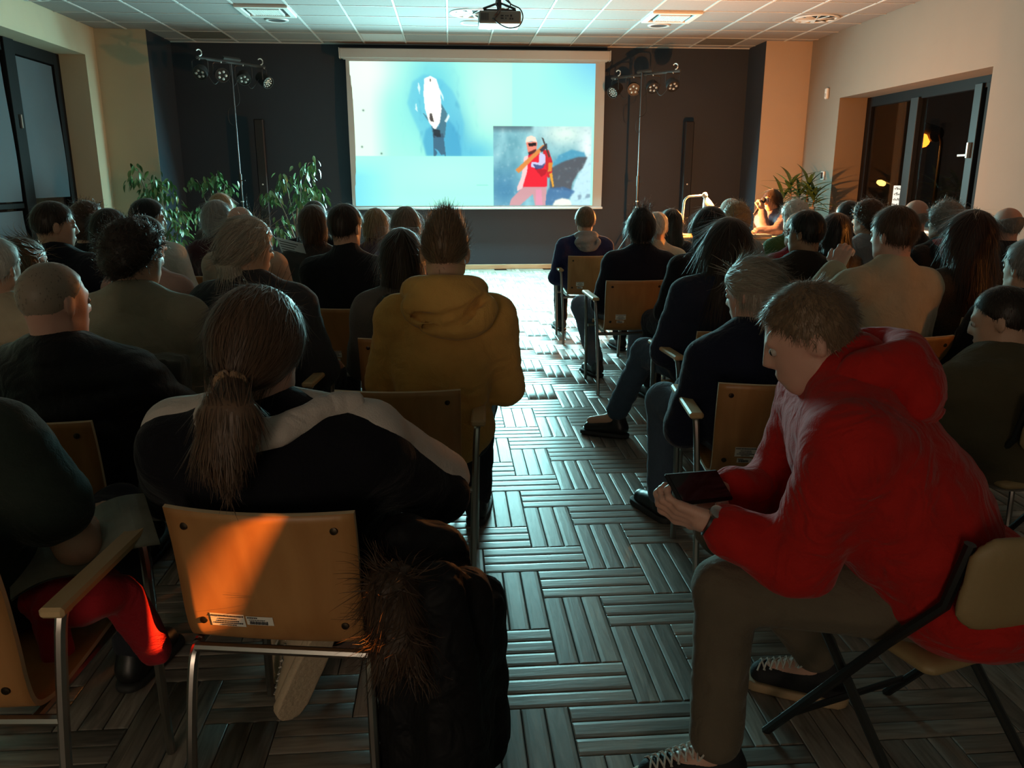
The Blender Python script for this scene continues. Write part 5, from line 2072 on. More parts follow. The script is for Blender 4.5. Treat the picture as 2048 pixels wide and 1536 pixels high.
def make_shoe(t, an, to2, sm_, so_, h, laces=None, up=None):
    d = to2 - an
    d[2] = 0
    ln = np.linalg.norm(d)
    d /= ln
    yawd = math.atan2(d[1], d[0]) - math.pi / 2
    e = empty('shoe', (an[0], an[1], 0.0), yawd, t)
    F_ = Field((-0.08, -0.12, -0.01), (0.08, 0.26, 0.2), h)
    F_.prim(('rc', (0, -0.035, 0.055), (0, 0.15, 0.04), 0.042, 0.036), 0, 0.02)
    F_.prim(('rc', (0, -0.03, 0.06), (0, -0.015, 0.115), 0.042, 0.045), 0, 0.02)
    F_.prim(('rc', (0, 0.0, 0.075), (0, 0.1, 0.05), 0.036, 0.03), 0, 0.02)
    X, Y, Z = F_.grid()
    F_.f = np.maximum(F_.f, (0.022 - Z)).astype(np.float32)
    V, Q = F_.mesh()
    link('upper', np_mesh('upper', V, Q), sm_, e)
    F_ = Field((-0.08, -0.12, -0.01), (0.08, 0.26, 0.06), h)

    def sole(X, Y, Z):
        wd = 0.043 + 0.006 * np.sin((Y + 0.05) * 12)
        tt = np.clip(Y, -0.045, 0.165)
        return np.maximum(np.sqrt(X ** 2 + (Y - tt) ** 2) - wd, np.abs(Z - 0.0145) - 0.0135)
    F_.op((-0.06, -0.1, 0), (0.06, 0.23, 0.03), sole, 0.0)
    V, Q = F_.mesh()
    link('sole', np_mesh('sole', V, Q), so_, e)
    if laces is not None:
        for k in range(7):
            y = 0.045 + k * 0.017
            z = 0.112 - k * 0.0062
            for s in (-1, 1):
                MB().tube([(s * 0.026, y - 0.004, z - 0.010), (s * 0.012, y + 0.004, z + 0.002), (-s * 0.014, y + 0.012, z + 0.002), (-s * 0.028, y + 0.017, z - 0.014)], 0.0026, 5).build('lace', laces, e, smooth=True)
        MB().tube(catmull([(0, 0.04, 0.118), (0.03, 0.03, 0.128), (0.045, 0.05, 0.112), (0.01, 0.045, 0.12)], 6), 0.0026, 5).tube(catmull([(0, 0.04, 0.118), (-0.03, 0.03, 0.13), (-0.048, 0.055, 0.11), (-0.01, 0.045, 0.12)], 6), 0.0026, 5).build('lace', laces, e, smooth=True)
    return e

# ------------------------------------------------------------------ the audience
BLK = (0.008, 0.008, 0.010)
NAVY = (0.014, 0.018, 0.048)


def sheet(hd_c, back_y0, L, w0=0.085, w1=0.055, dx=0.0, sq=0.5):
    """long hair falling down the back: head centre, y of the back, length below the head centre"""
    x, y, z = hd_c
    return [((x, y - 0.05, z - 0.02), (x + dx * 0.5, min(back_y0, y - 0.06), z - L * 0.55), w0, w0 * 0.95, (1.1, sq, 1)),
            ((x + dx * 0.5, min(back_y0, y - 0.06), z - L * 0.55), (x + dx, back_y0 - 0.02, z - L), w0 * 0.95, w1, (1.1, sq, 1))]


def seat_for(key, what, arms=False, dx=0.0, dy=-0.05, yaw=None):
    t = PEOPLE[key]
    a = t.rotation_euler.z * 0.5 if yaw is None else R(yaw)
    return chair(t.location.x + dx, t.location.y + dy, math.degrees(a), 'bent plywood chair under the ' + what, arms)


# ---- left block -----------------------------------------------------------
# back row: woman with the low ponytail
p1h = (-0.415, 1.720, 1.200)
_, D1 = person('P1', 'woman with a low blond ponytail in a black top with white shoulders', p1h, yaw=-7, lean=-0.13, w=1.30, hd=(-12, 2, 0),
               hair=('ponytail', 'p1blond', dict(t=0.024, tie=(0.006, -0.112, -0.055), tail=[(0.0, -0.325, p1h[2] - 0.215), (-0.012, -0.345, p1h[2] - 0.275), (-0.015, -0.335, p1h[2] - 0.345)], tr=[0.024, 0.046, 0.040, 0.010], strands=7000, sw=0.0011, sl=0.06, jit=0.10, lift=0.05, len=0.42)),
               top=('plain', (0.005, 0.005, 0.008), dict(loose=0.026, fold=0.006, sheen=0.08, name='jumper')), arms=dict(L=((-0.345, 0.10, 0.66), (-0.16, 0.24, 0.64)), R=((0.345, 0.10, 0.66), (0.16, 0.24, 0.64))),
               trousers=(0.01, 0.01, 0.012), shoe=(0.55, 0.48, 0.40), h=0.0115, bulk=0.015, skin='pink', legs=dict(L=((-0.14, 0.44, 0.53), (-0.16, 0.30, 0.12), (-0.16, 0.44, 0.045)), R=((0.12, 0.42, 0.52), (0.0, 0.23, 0.17), (0.02, 0.37, 0.05))), legs_on='noshoes')
chair(-0.365, 1.79, -9, 'honey-coloured plywood chair of the ponytail woman, nearest to the camera', False)

# bald man in a puffer jacket
_, D3 = person('P3', 'man with a shaved head in a black quilted jacket at the left edge', (-1.152, 2.400, 1.205), yaw=-8, lean=-0.10, w=1.16, hd=(-22, 4, 0), hair=('buzz', 'ash', dict(strands=500, sl=0.006)),
               top=('collar', BLK, dict(loose=0.034, fold=0.014, freq=20, aniso=(0.3, 0.3, 2.0), rough=0.5, name='jacket')), skin='pink', h=0.0125, bulk=0.03,
               arms=dict(L=((-0.30, 0.05, 0.66), (-0.14, 0.26, 0.62)), R=((0.30, 0.05, 0.66), (0.14, 0.26, 0.62))))
chair(-1.19, 2.46, -4, 'dark plywood chair of the shaven-headed man in the quilted jacket', False)

person('P4', 'man with tousled grey hair in a beige sweater on the left', (-1.149, 3.020, 1.286), yaw=-12, lean=0.06, w=1.12, hd=(-32, 6, 0), hair=('curly', 'darkbrown', dict(t=0.018, strands=2600, sl=0.04, sw=0.0014)),
       top=('plain', (0.30, 0.27, 0.20), dict(loose=0.026)), h=0.0125, bulk=0.02)
seat_for('P4', 'grey-haired man in the beige sweater')
person('P5', 'woman with grey-blond hair tied at the nape in a dark cardigan', (-0.811, 3.300, 1.285), yaw=-12, lean=-0.04, w=1.1, hd=(-42, 8, 6),
       hair=('lowtail', 'paleash', dict(t=0.015, tie=(0, -0.105, -0.06), tail=[(0.02, -0.12, 1.00), (0.03, -0.13, 0.90)], tr=[0.03, 0.04, 0.02], strands=3600, sw=0.0014, sl=0.09, len=0.2)),
       top=('plain', (0.035, 0.036, 0.042), dict(loose=0.03, name='cardigan')), h=0.0125, bulk=0.02)
seat_for('P5', 'woman with tied grey-blond hair', True)
person('P6', 'man with thinning dark hair in a black turtleneck left of the aisle', (-0.553, 4.360, 1.304), yaw=-4, lean=-0.06, w=1.1, hd=(-24, 4, 0), hair=('short', 'darkbrown', dict(t=0.010, strands=1500)),
       top=('turtle', (0.012, 0.014, 0.018), dict(loose=0.016)), h=0.014)
chair(-0.52, 4.40, -3, 'bent plywood chair under the man in the black turtleneck', True)
p7h = (-0.217, 3.580, 1.220)
person('P7', 'young woman with long straight dark hair beside the man in the mustard hoodie', p7h, yaw=-2, lean=-0.05, w=0.95, hd=(0, 4, 0),
       hair=('long', 'darkbrown', dict(t=0.012, w=0.088, strands=2600, sl=0.14, sw=0.0014, len=0.5, cut=0.16, sheet=sheet((0, 0.02, p7h[2] - 0.113), -0.13, 0.42, 0.085, 0.06))),
       top=('plain', (0.10, 0.09, 0.085), dict(loose=0.016, name='striped_top')), h=0.013)
chair(-0.19, 3.58, -2, 'bent plywood chair under the woman with long dark hair left of the aisle')
p8h = (-0.018, 2.800, 1.310)
_, D8 = person('P8', 'man in a mustard yellow hoodie with upswept hair sitting at the aisle', p8h, yaw=-3, lean=0.02, side=0.03, w=1.03, hd=(-4, 6, 0), hair=('spiky', 'darkblond', dict(strands=3200, sl=0.036, sw=0.0013)),
               top=('hood', (0.66, 0.36, 0.10), dict(loose=0.020, hshift=0.04, fold=0.011)), h=0.0115, bulk=0.0, trousers=(0.02, 0.022, 0.03),
               arms=dict(L=((-0.20, 0.06, 0.72), (-0.12, 0.28, 0.66)), R=((0.235, 0.06, 0.70), (0.14, 0.28, 0.66))))
chair(-0.165, 2.72, -3, 'bent plywood chair behind the man in the mustard hoodie', True)

person('P9', 'person with a smooth brown bob in a dark grey top before the column loudspeaker', (-0.884, 5.350, 1.267), yaw=-3, lean=-0.05, w=1.0, hd=(-4, 0, 0), hair=('bob', 'brown', dict(strands=1100, sw=0.0018)), top=('plain', (0.05, 0.052, 0.055), {}), h=0.016)
seat_for('P9', 'person with the smooth brown bob')
person('P9b', 'dark-haired person in black almost hidden behind the brown bob', (-1.023, 6.250, 1.268), yaw=-4, lean=-0.05, w=1.12, hair=('short', 'black', dict(strands=600)), top=('plain', BLK, {}), h=0.018)
seat_for('P9b', 'person in black hidden behind the brown bob')
person('P10', 'woman with a short straight blond bob and a patterned scarf', (-0.552, 6.100, 1.220), yaw=-4, lean=-0.05, w=0.95, hair=('bob', 'blond', dict(strands=1100, sw=0.0018, cut=0.09)), top=('collar', (0.03, 0.03, 0.05), dict(mat=M('scarf_pattern', (0.10, 0.05, 0.06), rough=0.9, var=0.9, vscale=18))), h=0.016)
seat_for('P10', 'woman with the blond bob and scarf')
person('P11', 'person with smooth light brown bobbed hair in a lavender top', (-0.287, 5.300, 1.258), yaw=-2, lean=-0.05, w=0.98, hair=('bob', 'ash', dict(strands=1100, sw=0.0018, cut=0.11)), top=('plain', (0.20, 0.17, 0.32), {}), h=0.016)
seat_for('P11', 'person in the lavender top')
person('P12a', 'woman with short grey layered hair in a dark red top near the plants', (-1.643, 5.900, 1.285), yaw=-10, lean=-0.05, w=1.0, hd=(-10, 0, 0), hair=('bob', 'grey', dict(strands=1300, sw=0.0018, cut=0.10)), top=('plain', (0.045, 0.010, 0.012), {}), h=0.016)
seat_for('P12a', 'woman with layered grey hair')
person('P12b', 'blond-haired person at the front left just behind the ficus', (-1.843, 6.750, 1.318), yaw=-10, lean=-0.05, w=1.0, hair=('bob', 'blond', dict(strands=1000, sw=0.002)), top=('plain', (0.06, 0.05, 0.05), {}), h=0.018)
seat_for('P12b', 'blond person at the front left')
person('P12c', 'bald man in a pale beige shirt left of the screen', (-1.258, 5.000, 1.277), yaw=-10, lean=-0.06, w=1.15, hair=('balding', 'grey', dict(strands=500, ring=-0.01)), top=('plain', (0.55, 0.42, 0.32), {}), skin='pink', h=0.015, bulk=0.02)
seat_for('P12c', 'bald man in the beige shirt')
person('P13', 'short-haired man in a dark jacket turning right, far left', (-2.013, 4.300, 1.322), yaw=-14, lean=-0.05, w=1.15, hd=(-38, 6, 0), hair=('short', 'darkbrown', dict(t=0.008, strands=1500)), top=('collar', (0.012, 0.013, 0.02), dict(loose=0.03, name='jacket')), skin='light', h=0.014, bulk=0.02)
seat_for('P13', 'short-haired man in the dark jacket, far left')
person('P14', 'person with wavy brown hair beside the left window pier', (-2.148, 5.000, 1.293), yaw=-14, lean=-0.05, hair=('curly', 'brown', dict(strands=1300, t=0.022)), top=('plain', (0.02, 0.02, 0.022), {}), h=0.016)
seat_for('P14', 'person with wavy brown hair')
person('P15', 'dark-haired person in a light grey top in front of the tousled man', (-1.960, 4.850, 1.264), yaw=-14, lean=-0.05, hd=(-15, 5, 0), hair=('bob', 'darkbrown', dict(strands=1000, sw=0.0018, cut=0.10)), top=('plain', (0.32, 0.32, 0.31), {}), h=0.016)
seat_for('P15', 'dark-haired person in the light grey top')
person('P16', 'man with thick black hair in a white shirt by the tall ficus', (-2.009, 5.600, 1.291), yaw=-16, lean=0.06, w=1.1, hd=(-40, 6, 0), hair=('short', 'black', dict(t=0.022, strands=1400)), top=('collar', (0.52, 0.56, 0.55), dict(name='shirt')), h=0.015)
seat_for('P16', 'black-haired man in the white shirt')
person('P17', 'dark-haired person in a pink shirt before the tousled man', (-1.503, 4.100, 1.252), yaw=-14, lean=0.05, hd=(-30, 8, 0), hair=('short', 'black', dict(t=0.015, strands=1000)), top=('plain', (0.42, 0.26, 0.22), dict(name='shirt')), h=0.0155)
seat_for('P17', 'person in the pink shirt', True)
p19h = (-1.978, 3.900, 1.168)
person('P19', 'woman with a high ponytail at the far left', p19h, yaw=-14, lean=-0.05, w=0.95, hd=(-5, 0, 0), hair=('ponytail', 'darkblond', dict(t=0.010, tie=(0, -0.10, 0.06), tail=[(0, -0.15, p19h[2] - 0.10), (0, -0.14, p19h[2] - 0.26)], tr=[0.02, 0.032, 0.012], strands=1800, sw=0.0016)), top=('plain', (0.02, 0.02, 0.025), {}), h=0.015)
seat_for('P19', 'woman with the high ponytail at the far left')
person('P20', 'white-haired person in a beige top cut off by the left edge', (-1.894, 3.500, 1.196), yaw=-14, lean=-0.05, hair=('short', 'white', dict(strands=900, t=0.014)), top=('plain', (0.45, 0.38, 0.27), {}), h=0.0155)
seat_for('P20', 'white-haired person at the left edge')
# bare-armed neighbour cut off at the lower left
person('P2', 'bare-armed person in a dark green T-shirt at the lower left edge', (-1.10, 1.66, 1.26), yaw=-4, lean=-0.06, w=1.0, hd=(-10, 6, 0), hair=('short', 'darkbrown', dict(t=0.014, strands=800)),
       top=('plain', (0.02, 0.03, 0.024), dict(loose=0.02, sleeve=0.30, name='t_shirt')), skin='light', h=0.0125, arms=dict(L=((-0.24, 0.05, 0.66), (-0.12, 0.28, 0.62)), R=((0.262, -0.02, 0.655), (0.20, 0.225, 0.625))))
chair(-0.995, 1.60, -4, 'plywood chair with wooden armrests at the lower left edge', True)

# ---- right block ----------------------------------------------------------
person('R1', 'man in a navy sweater with a grey hood, nearest the screen right of the aisle', (1.198, 7.150, 1.190), yaw=2, lean=-0.05, w=1.1, hair=('short', 'darkblond', dict(t=0.013, strands=1200, sw=0.0016)),
       top=('hoodsmall', (0.022, 0.026, 0.085), dict(hoodmat=fabric('grey_hood', (0.30, 0.28, 0.28)), loose=0.022)), h=0.015)
chair(1.22, 7.17, 0, 'bent plywood chair under the man in the navy sweater, front of the aisle', True)
person('R2', 'woman with black hair piled in a knot in a black jacket at the aisle', (1.292, 5.420, 1.220), yaw=4, lean=-0.05, w=1.1, hair=('bun', 'black', dict(t=0.022, tie=(0, -0.02, 0.105), strands=1500)),
       top=('plain', (0.010, 0.011, 0.022), dict(loose=0.024, name='jacket')), trousers=(0.16, 0.20, 0.26), h=0.0145, bulk=0.01,
       legs=dict(L=((-0.30, 0.38, 0.52), (-0.20, 0.30, 0.10), (-0.24, 0.45, 0.045)), R=((0.16, 0.42, 0.53), (0.14, 0.42, 0.10), (0.16, 0.56, 0.045))))
chair(1.215, 5.44, 1, 'bent plywood chair under the woman with the black hair knot', True)
person('R3', 'person with cropped grey hair in a cream sweater behind the black hair knot', (1.600, 6.200, 1.184), yaw=4, lean=-0.05, w=1.08, hair=('short', 'white', dict(t=0.008, strands=1000)), top=('turtle', (0.58, 0.50, 0.38), {}), h=0.016)
seat_for('R3', 'person in the cream sweater')
p4h = (1.903, 6.900, 1.180)
person('R4', 'dark-haired woman in black near the small lamp table', p4h, yaw=6, lean=-0.05, w=0.95, hair=('long', 'black', dict(strands=1000, sw=0.002, len=0.3, sheet=sheet((0, 0.02, p4h[2] - 0.113), -0.12, 0.3))), top=('plain', (0.012, 0.012, 0.022), {}), h=0.018)
seat_for('R4', 'dark-haired woman near the lamp table')
p5h = (1.497, 4.600, 1.277)
person('R5', 'woman with long dark hair partly hidden behind the navy-jumper woman', p5h, yaw=6, lean=-0.06, w=0.98, hd=(6, 0, 0), hair=('long', 'black', dict(strands=1800, sw=0.0016, len=0.55, cut=0.16, sheet=sheet((0, 0.0, p5h[2] - 0.113), -0.14, 0.42))), top=('plain', BLK, {}), h=0.0145)
seat_for('R5', 'long-haired woman behind the navy jumper')
p6h = (1.282, 3.660, 1.254)
person('R6', 'woman with long straight dark brown hair in a navy jumper right of the aisle', p6h, yaw=7, lean=-0.06, w=1.12, hd=(8, 0, 0), hair=('long', 'darkbrown', dict(t=0.016, w=0.10, strands=3600, sw=0.0014, sl=0.16, len=0.6, cut=0.16, sheet=sheet((0, 0.0, p6h[2] - 0.113), -0.15, 0.44, 0.098, 0.07))),
       top=('plain', (0.016, 0.020, 0.040), dict(loose=0.026)), trousers=(0.05, 0.08, 0.12), h=0.0125, bulk=0.015, legs=dict(L=((-0.20, 0.40, 0.54), (-0.28, 0.62, 0.14), (-0.40, 0.70, 0.08)), R=((0.05, 0.42, 0.53), (0.0, 0.42, 0.10), (0.0, 0.56, 0.045))))
chair(1.26, 3.64, 4, 'bent plywood chair under the woman in the navy jumper', True)
person('R7', 'person with curly blond hair in a grey top before the speaker table', (2.120, 5.900, 1.256), yaw=8, lean=-0.05, hair=('curly', 'blond', dict(strands=1300, t=0.022)), top=('plain', (0.30, 0.27, 0.24), {}), h=0.016)
seat_for('R7', 'curly blond person')
_, DC = person('R7b', 'person in a peaked white cap near the speaker table', (2.674, 7.600, 1.236), yaw=8, lean=-0.05, hair=('short', 'darkbrown', dict(strands=500)), top=('plain', (0.05, 0.05, 0.05), {}), h=0.018)
seat_for('R7b', 'person in the white cap')
p8r = (1.092, 2.820, 1.151)
person('R8', 'woman with loosely tied grey-blond hair in a navy sweatshirt in front of the red hoodie', p8r, yaw=12, lean=0.05, w=1.02, hd=(28, 14, 0),
       hair=('ponytail', 'paleash', dict(t=0.016, tie=(0.01, -0.11, 0.0), tail=[(0.03, -0.06, p8r[2] - 0.20), (0.05, -0.05, p8r[2] - 0.27)], tr=[0.02, 0.03, 0.010], strands=5200, sw=0.0011, sl=0.08, lift=0.03, jit=0.14)),
       top=('collar', (0.010, 0.013, 0.030), dict(loose=0.024)), trousers=(0.06, 0.09, 0.13), h=0.012, skin='pink')
chair(1.10, 2.71, -6, 'honey plywood chair with armrests beside the man in the red hoodie', True)
person('R11', 'person with fluffy white hair in a green jumper by the speaker', (2.696, 6.200, 1.261), yaw=14, lean=-0.03, w=1.05, hair=('curly', 'white', dict(strands=1300, t=0.024)), top=('plain', (0.05, 0.11, 0.04), {}), h=0.016)
seat_for('R11', 'person in the green jumper')
person('R11b', 'person in a crimson jumper with light thinning hair beside the dark-haired man', (2.291, 5.200, 1.226), yaw=14, lean=-0.03, w=1.02, hair=('balding', 'white', dict(strands=600)), top=('plain', (0.20, 0.016, 0.035), {}), h=0.016)
seat_for('R11b', 'person in the crimson jumper')
_, D12 = person('R12', 'dark-haired man with glasses in a dark brown jacket, right of the aisle', (1.984, 4.400, 1.258), yaw=12, lean=-0.05, w=1.18, hd=(26, 4, 0), hair=('short', 'black', dict(t=0.013, strands=1600)), top=('crew', (0.035, 0.024, 0.018), dict(loose=0.022, name='jacket')), skin='tan', h=0.014, bulk=0.015)
seat_for('R12', 'man with glasses in the brown jacket')
p13h = (2.523, 5.150, 1.214)
person('R13', 'dark-haired woman in a black dotted blouse in the right block', p13h, yaw=12, lean=-0.05, w=1.0, hair=('long', 'black', dict(strands=1000, sw=0.002, len=0.3, sheet=sheet((0, 0.02, p13h[2] - 0.113), -0.12, 0.28, 0.09, 0.08))), top=('plain', BLK, dict(mat=M('dotted_black', (0.05, 0.05, 0.05), rough=0.9, var=0.98, vscale=60))), h=0.016)
seat_for('R13', 'woman in the dotted blouse')
person('R14', 'short dark-haired person in front of the potted dracaena', (3.033, 6.000, 1.262), yaw=12, lean=-0.05, hair=('short', 'black', dict(t=0.016, strands=700)), top=('plain', BLK, {}), h=0.018)
seat_for('R14', 'short dark-haired person before the dracaena')
person('R15', 'brown-haired person in a pale blue-grey top beside the right window', (2.871, 5.400, 1.290), yaw=12, lean=-0.05, hd=(20, 4, 0), hair=('curly', 'brown', dict(t=0.016, strands=1200)), top=('plain', (0.34, 0.34, 0.36), {}), h=0.016)
seat_for('R15', 'brown-haired person in the pale top')
p16h = (1.944, 3.420, 1.317)
_, D16 = person('R16', 'man in a cream linen jacket resting his hand at his cheek', p16h, yaw=10, lean=-0.05, w=1.14, hd=(14, 6, 0), hair=('short', 'brown', dict(t=0.011, strands=2600, sw=0.0014)),
                top=('collar', (0.50, 0.42, 0.30), dict(loose=0.022, name='jacket', fold=0.008)), skin='pink', h=0.0125, bulk=0.02,
                arms=dict(L=((-0.28, 0.20, 0.80), (-0.135, 0.13, 1.03))), hands=dict(L=((0.35, 0.1, 0.9), (0.8, 0.5, -0.1), 1, 1.1)))
chair(1.93, 3.44, 6, 'honey plywood chair under the man in the cream jacket', True)
person('R17', 'bald man catching orange light by the right window', (3.388, 5.700, 1.288), yaw=12, lean=-0.05, hair=('balding', 'grey', dict(strands=600, ring=0.0)), top=('plain', (0.03, 0.03, 0.03), {}), skin='pink', h=0.016)
seat_for('R17', 'bald man by the right window')
person('R18', 'person with curly grey hair and a red scarf on the right', (3.176, 5.000, 1.281), yaw=12, lean=-0.05, w=1.08, hd=(8, 0, 0), hair=('curly', 'grey', dict(strands=1900, t=0.024)), top=('hoodsmall', (0.02, 0.02, 0.022), dict(hoodmat=fabric('red_scarf', (0.34, 0.03, 0.02)), loose=0.024)), h=0.015)
seat_for('R18', 'person with the red scarf')
p19r = (2.586, 3.850, 1.264)
person('R19', 'woman with dark auburn shoulder-length hair in a dark knitted top', p19r, yaw=12, lean=-0.06, w=1.08, hd=(6, 0, 0), hair=('long', 'red', dict(t=0.03, w=0.115, strands=3000, sw=0.0016, sl=0.12, len=0.3, cut=0.16, sheet=sheet((0, 0.0, p19r[2] - 0.113), -0.13, 0.26, 0.11, 0.10))), top=('plain', (0.05, 0.038, 0.03), dict(mat=M('flecked_knit', (0.055, 0.04, 0.03), rough=0.95, var=0.7, vscale=120, bump=0.5, bscale=150))), h=0.0135)
chair(2.64, 3.90, 6, 'honey plywood chair under the auburn-haired woman', False)
person('R20', 'bald man with grey hair over the ears at the right edge', (3.595, 5.000, 1.258), yaw=12, lean=-0.05, hair=('balding', 'grey', dict(strands=700)), top=('collar', (0.03, 0.03, 0.035), {}), skin='pink', h=0.0155)
seat_for('R20', 'bald man at the right edge')
person('R21', 'grey-haired person in black cut off by the right edge', (2.500, 3.300, 1.178), yaw=12, lean=0.06, w=1.16, hair=('short', 'grey', dict(t=0.016, strands=900)), top=('plain', BLK, dict(loose=0.03)), h=0.015, bulk=0.03,
       arms=dict(L=((-0.33, 0.05, 0.62), (-0.16, 0.28, 0.62))))
seat_for('R21', 'grey-haired person in black at the right edge')
person('R22', 'man with close-cropped dark hair in an olive jacket at the right edge', (1.921, 2.620, 1.073), yaw=14, lean=0.10, w=1.14, hd=(30, 16, 0), hair=('short', 'darkbrown', dict(t=0.006, strands=2000, sl=0.012)), top=('collar', (0.085, 0.070, 0.040), dict(loose=0.034, name='jacket', fold=0.014)), h=0.0125, bulk=0.02, seat=0.44)
folding_chair(2.0, 2.56, 6, 'beige folding chair under the man in the olive jacket')

# person's cap
cp = PEOPLE['R7b']
hc_ = DC['hc']
F_ = Field(hc_ - np.array([0.15, 0.16, 0.1]), hc_ + np.array([0.15, 0.26, 0.16]), 0.01)
F_.op(hc_ - 0.15, hc_ + 0.15, lambda X, Y, Z: np.maximum(ell(X, Y, Z, hc_ + np.array([0, -0.01, 0.03]), (0.098, 0.115, 0.105)), hc_[2] + 0.02 - Z), 0.0)
F_.prim(('el', hc_ + np.array([0, 0.12, 0.035]), (0.08, 0.09, 0.012)), 0, 0.01)
V, Q = F_.mesh()
link('cap', np_mesh('cap', V, Q), fabric('white_cap', (0.55, 0.52, 0.47)), cp)

# glasses of the dark-haired man
gm = M('spectacle_metal', (0.3, 0.3, 0.3), rough=0.3, metal=1.0)
c_, Rh_ = D12['hc'], D12['Rh']
W_ = lambda p: tuple(c_ + Rh_ @ np.array(p))
mb = MB()
for s in (-1, 1):
    mb.tube([W_((s * 0.033 + 0.024 * math.cos(a), 0.098, 0.0 + 0.018 * math.sin(a))) for a in np.linspace(0, 6.283, 13)], 0.002, 5, cap=False)
    mb.tube([W_((s * 0.058, 0.096, 0.004)), W_((s * 0.082, 0.02, 0.006)), W_((s * 0.084, -0.01, 0.0))], 0.002, 5)
mb.tube([W_((-0.01, 0.1, 0.003)), W_((0.01, 0.1, 0.003))], 0.002, 5)
mb.build('glasses', gm, PEOPLE['R12'], smooth=True)

# ------------------------------------------------------------------ man in the red hoodie, sitting sideways on a folding chair
R9y = 74
R9h = np.array((0.79, 1.69, 1.212))
R9lean = 0.35
R9loc = R9h * np.array([1, 1, 0]) - RZ(R(R9y)) @ np.array([0, R9lean, 0])
LW = lambda p: tuple(RZ(R(-R9y)) @ (np.array(p, float) - R9loc))
LD = lambda p: tuple(RZ(R(-R9y)) @ np.array(p, float))
red = fabric('red_fleece', (0.44, 0.016, 0.012), sheen=0.12, folds=0.5)
_, D9 = person('R9', 'man in a bright red hoodie leaning forward over a phone', tuple(R9h), yaw=R9y, lean=R9lean, w=1.26, hd=(-4, 26, 0), hair=('short', 'darkblond', dict(t=0.009, strands=6500, sl=0.018, sw=0.0010, lift=0.6, jit=0.5, amp=0.005)),
               top=('hood', (0.4, 0.016, 0.012), dict(mat=red, loose=0.024, fold=0.013, freq=15, sleeve=0.80, name='hoodie')), trousers=(0.13, 0.105, 0.075), shoe=(0.012, 0.012, 0.014), skin='pink', h=0.0095, hairh=0.006,
               chest=LW((0.85, 1.65, 0.94)), neckb=LW((0.885, 1.655, 1.03)), seat=0.44, bulk=0.045, legs_on='noshoes',
               arms=dict(L=(LW((0.745, 1.535, 0.625)), LW((0.575, 1.60, 0.695))), R=(LW((0.84, 1.90, 0.64)), LW((0.655, 1.775, 0.70)))),
               legs=dict(L=(LW((0.635, 1.66, 0.50)), LW((0.615, 1.60, 0.115)), LW((0.47, 1.605, 0.045))), R=(LW((0.74, 2.0, 0.50)), LW((1.02, 1.91, 0.13)), LW((0.885, 1.98, 0.045)))),
               hands=dict(L=(LD((-0.80, 0.35, 0.15)), LD((0.25, 0.75, 0.55)), 1, 0.75), R=(LD((-0.75, -0.35, 0.05)), LD((0.1, -0.4, 0.8)), -1, 0.6)))
black_suede = M('black_suede', (0.010, 0.010, 0.012), rough=0.75, bump=0.2, bscale=200)
tan_sole = M('tan_sole', (0.40, 0.27, 0.15), rough=0.7)
lace_m = M('lace_white', (0.60, 0.56, 0.50), rough=0.8)
t9 = PEOPLE['R9']
for (hj, kn, an, to2) in D9['LG']:
    make_shoe(t9, an, to2, black_suede, tan_sole, 0.006, laces=lace_m)
folding_chair(1.10, 1.62, 18, 'beige folding chair with black legs under the man in the red hoodie')

# wrist watch
wl = np.array(D9['wr'][0])
wd_ = np.array(D9['wr'][0]) - np.array(D9['el'][0])
wd_ /= np.linalg.norm(wd_)
ww = empty('wrist_watch', tuple(wl + wd_ * 0.006), 0, t9)
MB().lathe([(0.031, -0.012), (0.035, -0.01), (0.036, 0.01), (0.031, 0.012)], 24, (0, 0, 0), wd_, cap=False).build('strap', M('watch_strap', (0.012, 0.012, 0.012), rough=0.4), ww, smooth=True)
outv = np.cross(wd_, np.array(LD((0, 0, 1))))
outv = np.array(LD((-0.2, -0.35, 0.9)))
outv -= wd_ * (outv @ wd_)
outv /= np.linalg.norm(outv)
MB().lathe([(0.018, 0), (0.018, 0.008), (0.015, 0.010)], 18, tuple(outv * 0.032), tuple(outv)).build('watch_case', steel, ww, smooth=True)

# phone held in both hands
ph = empty('phone', (0.562, 1.682, 0.749))
ph.rotation_euler = (R(38), R(8), R(28))
tag(ph, 'black phone in a case held by the man in the red hoodie', 'phone')
MB().box((-0.085, -0.042, -0.006), (0.085, 0.042, 0.005), 0.004).build('case', M('phone_black', (0.006, 0.006, 0.007), rough=0.5), ph)
MB().box((-0.08, -0.037, 0.0045), (0.08, 0.037, 0.0062), 0.001).build('screen', M('phone_glass', (0.003, 0.003, 0.004), rough=0.08), ph)

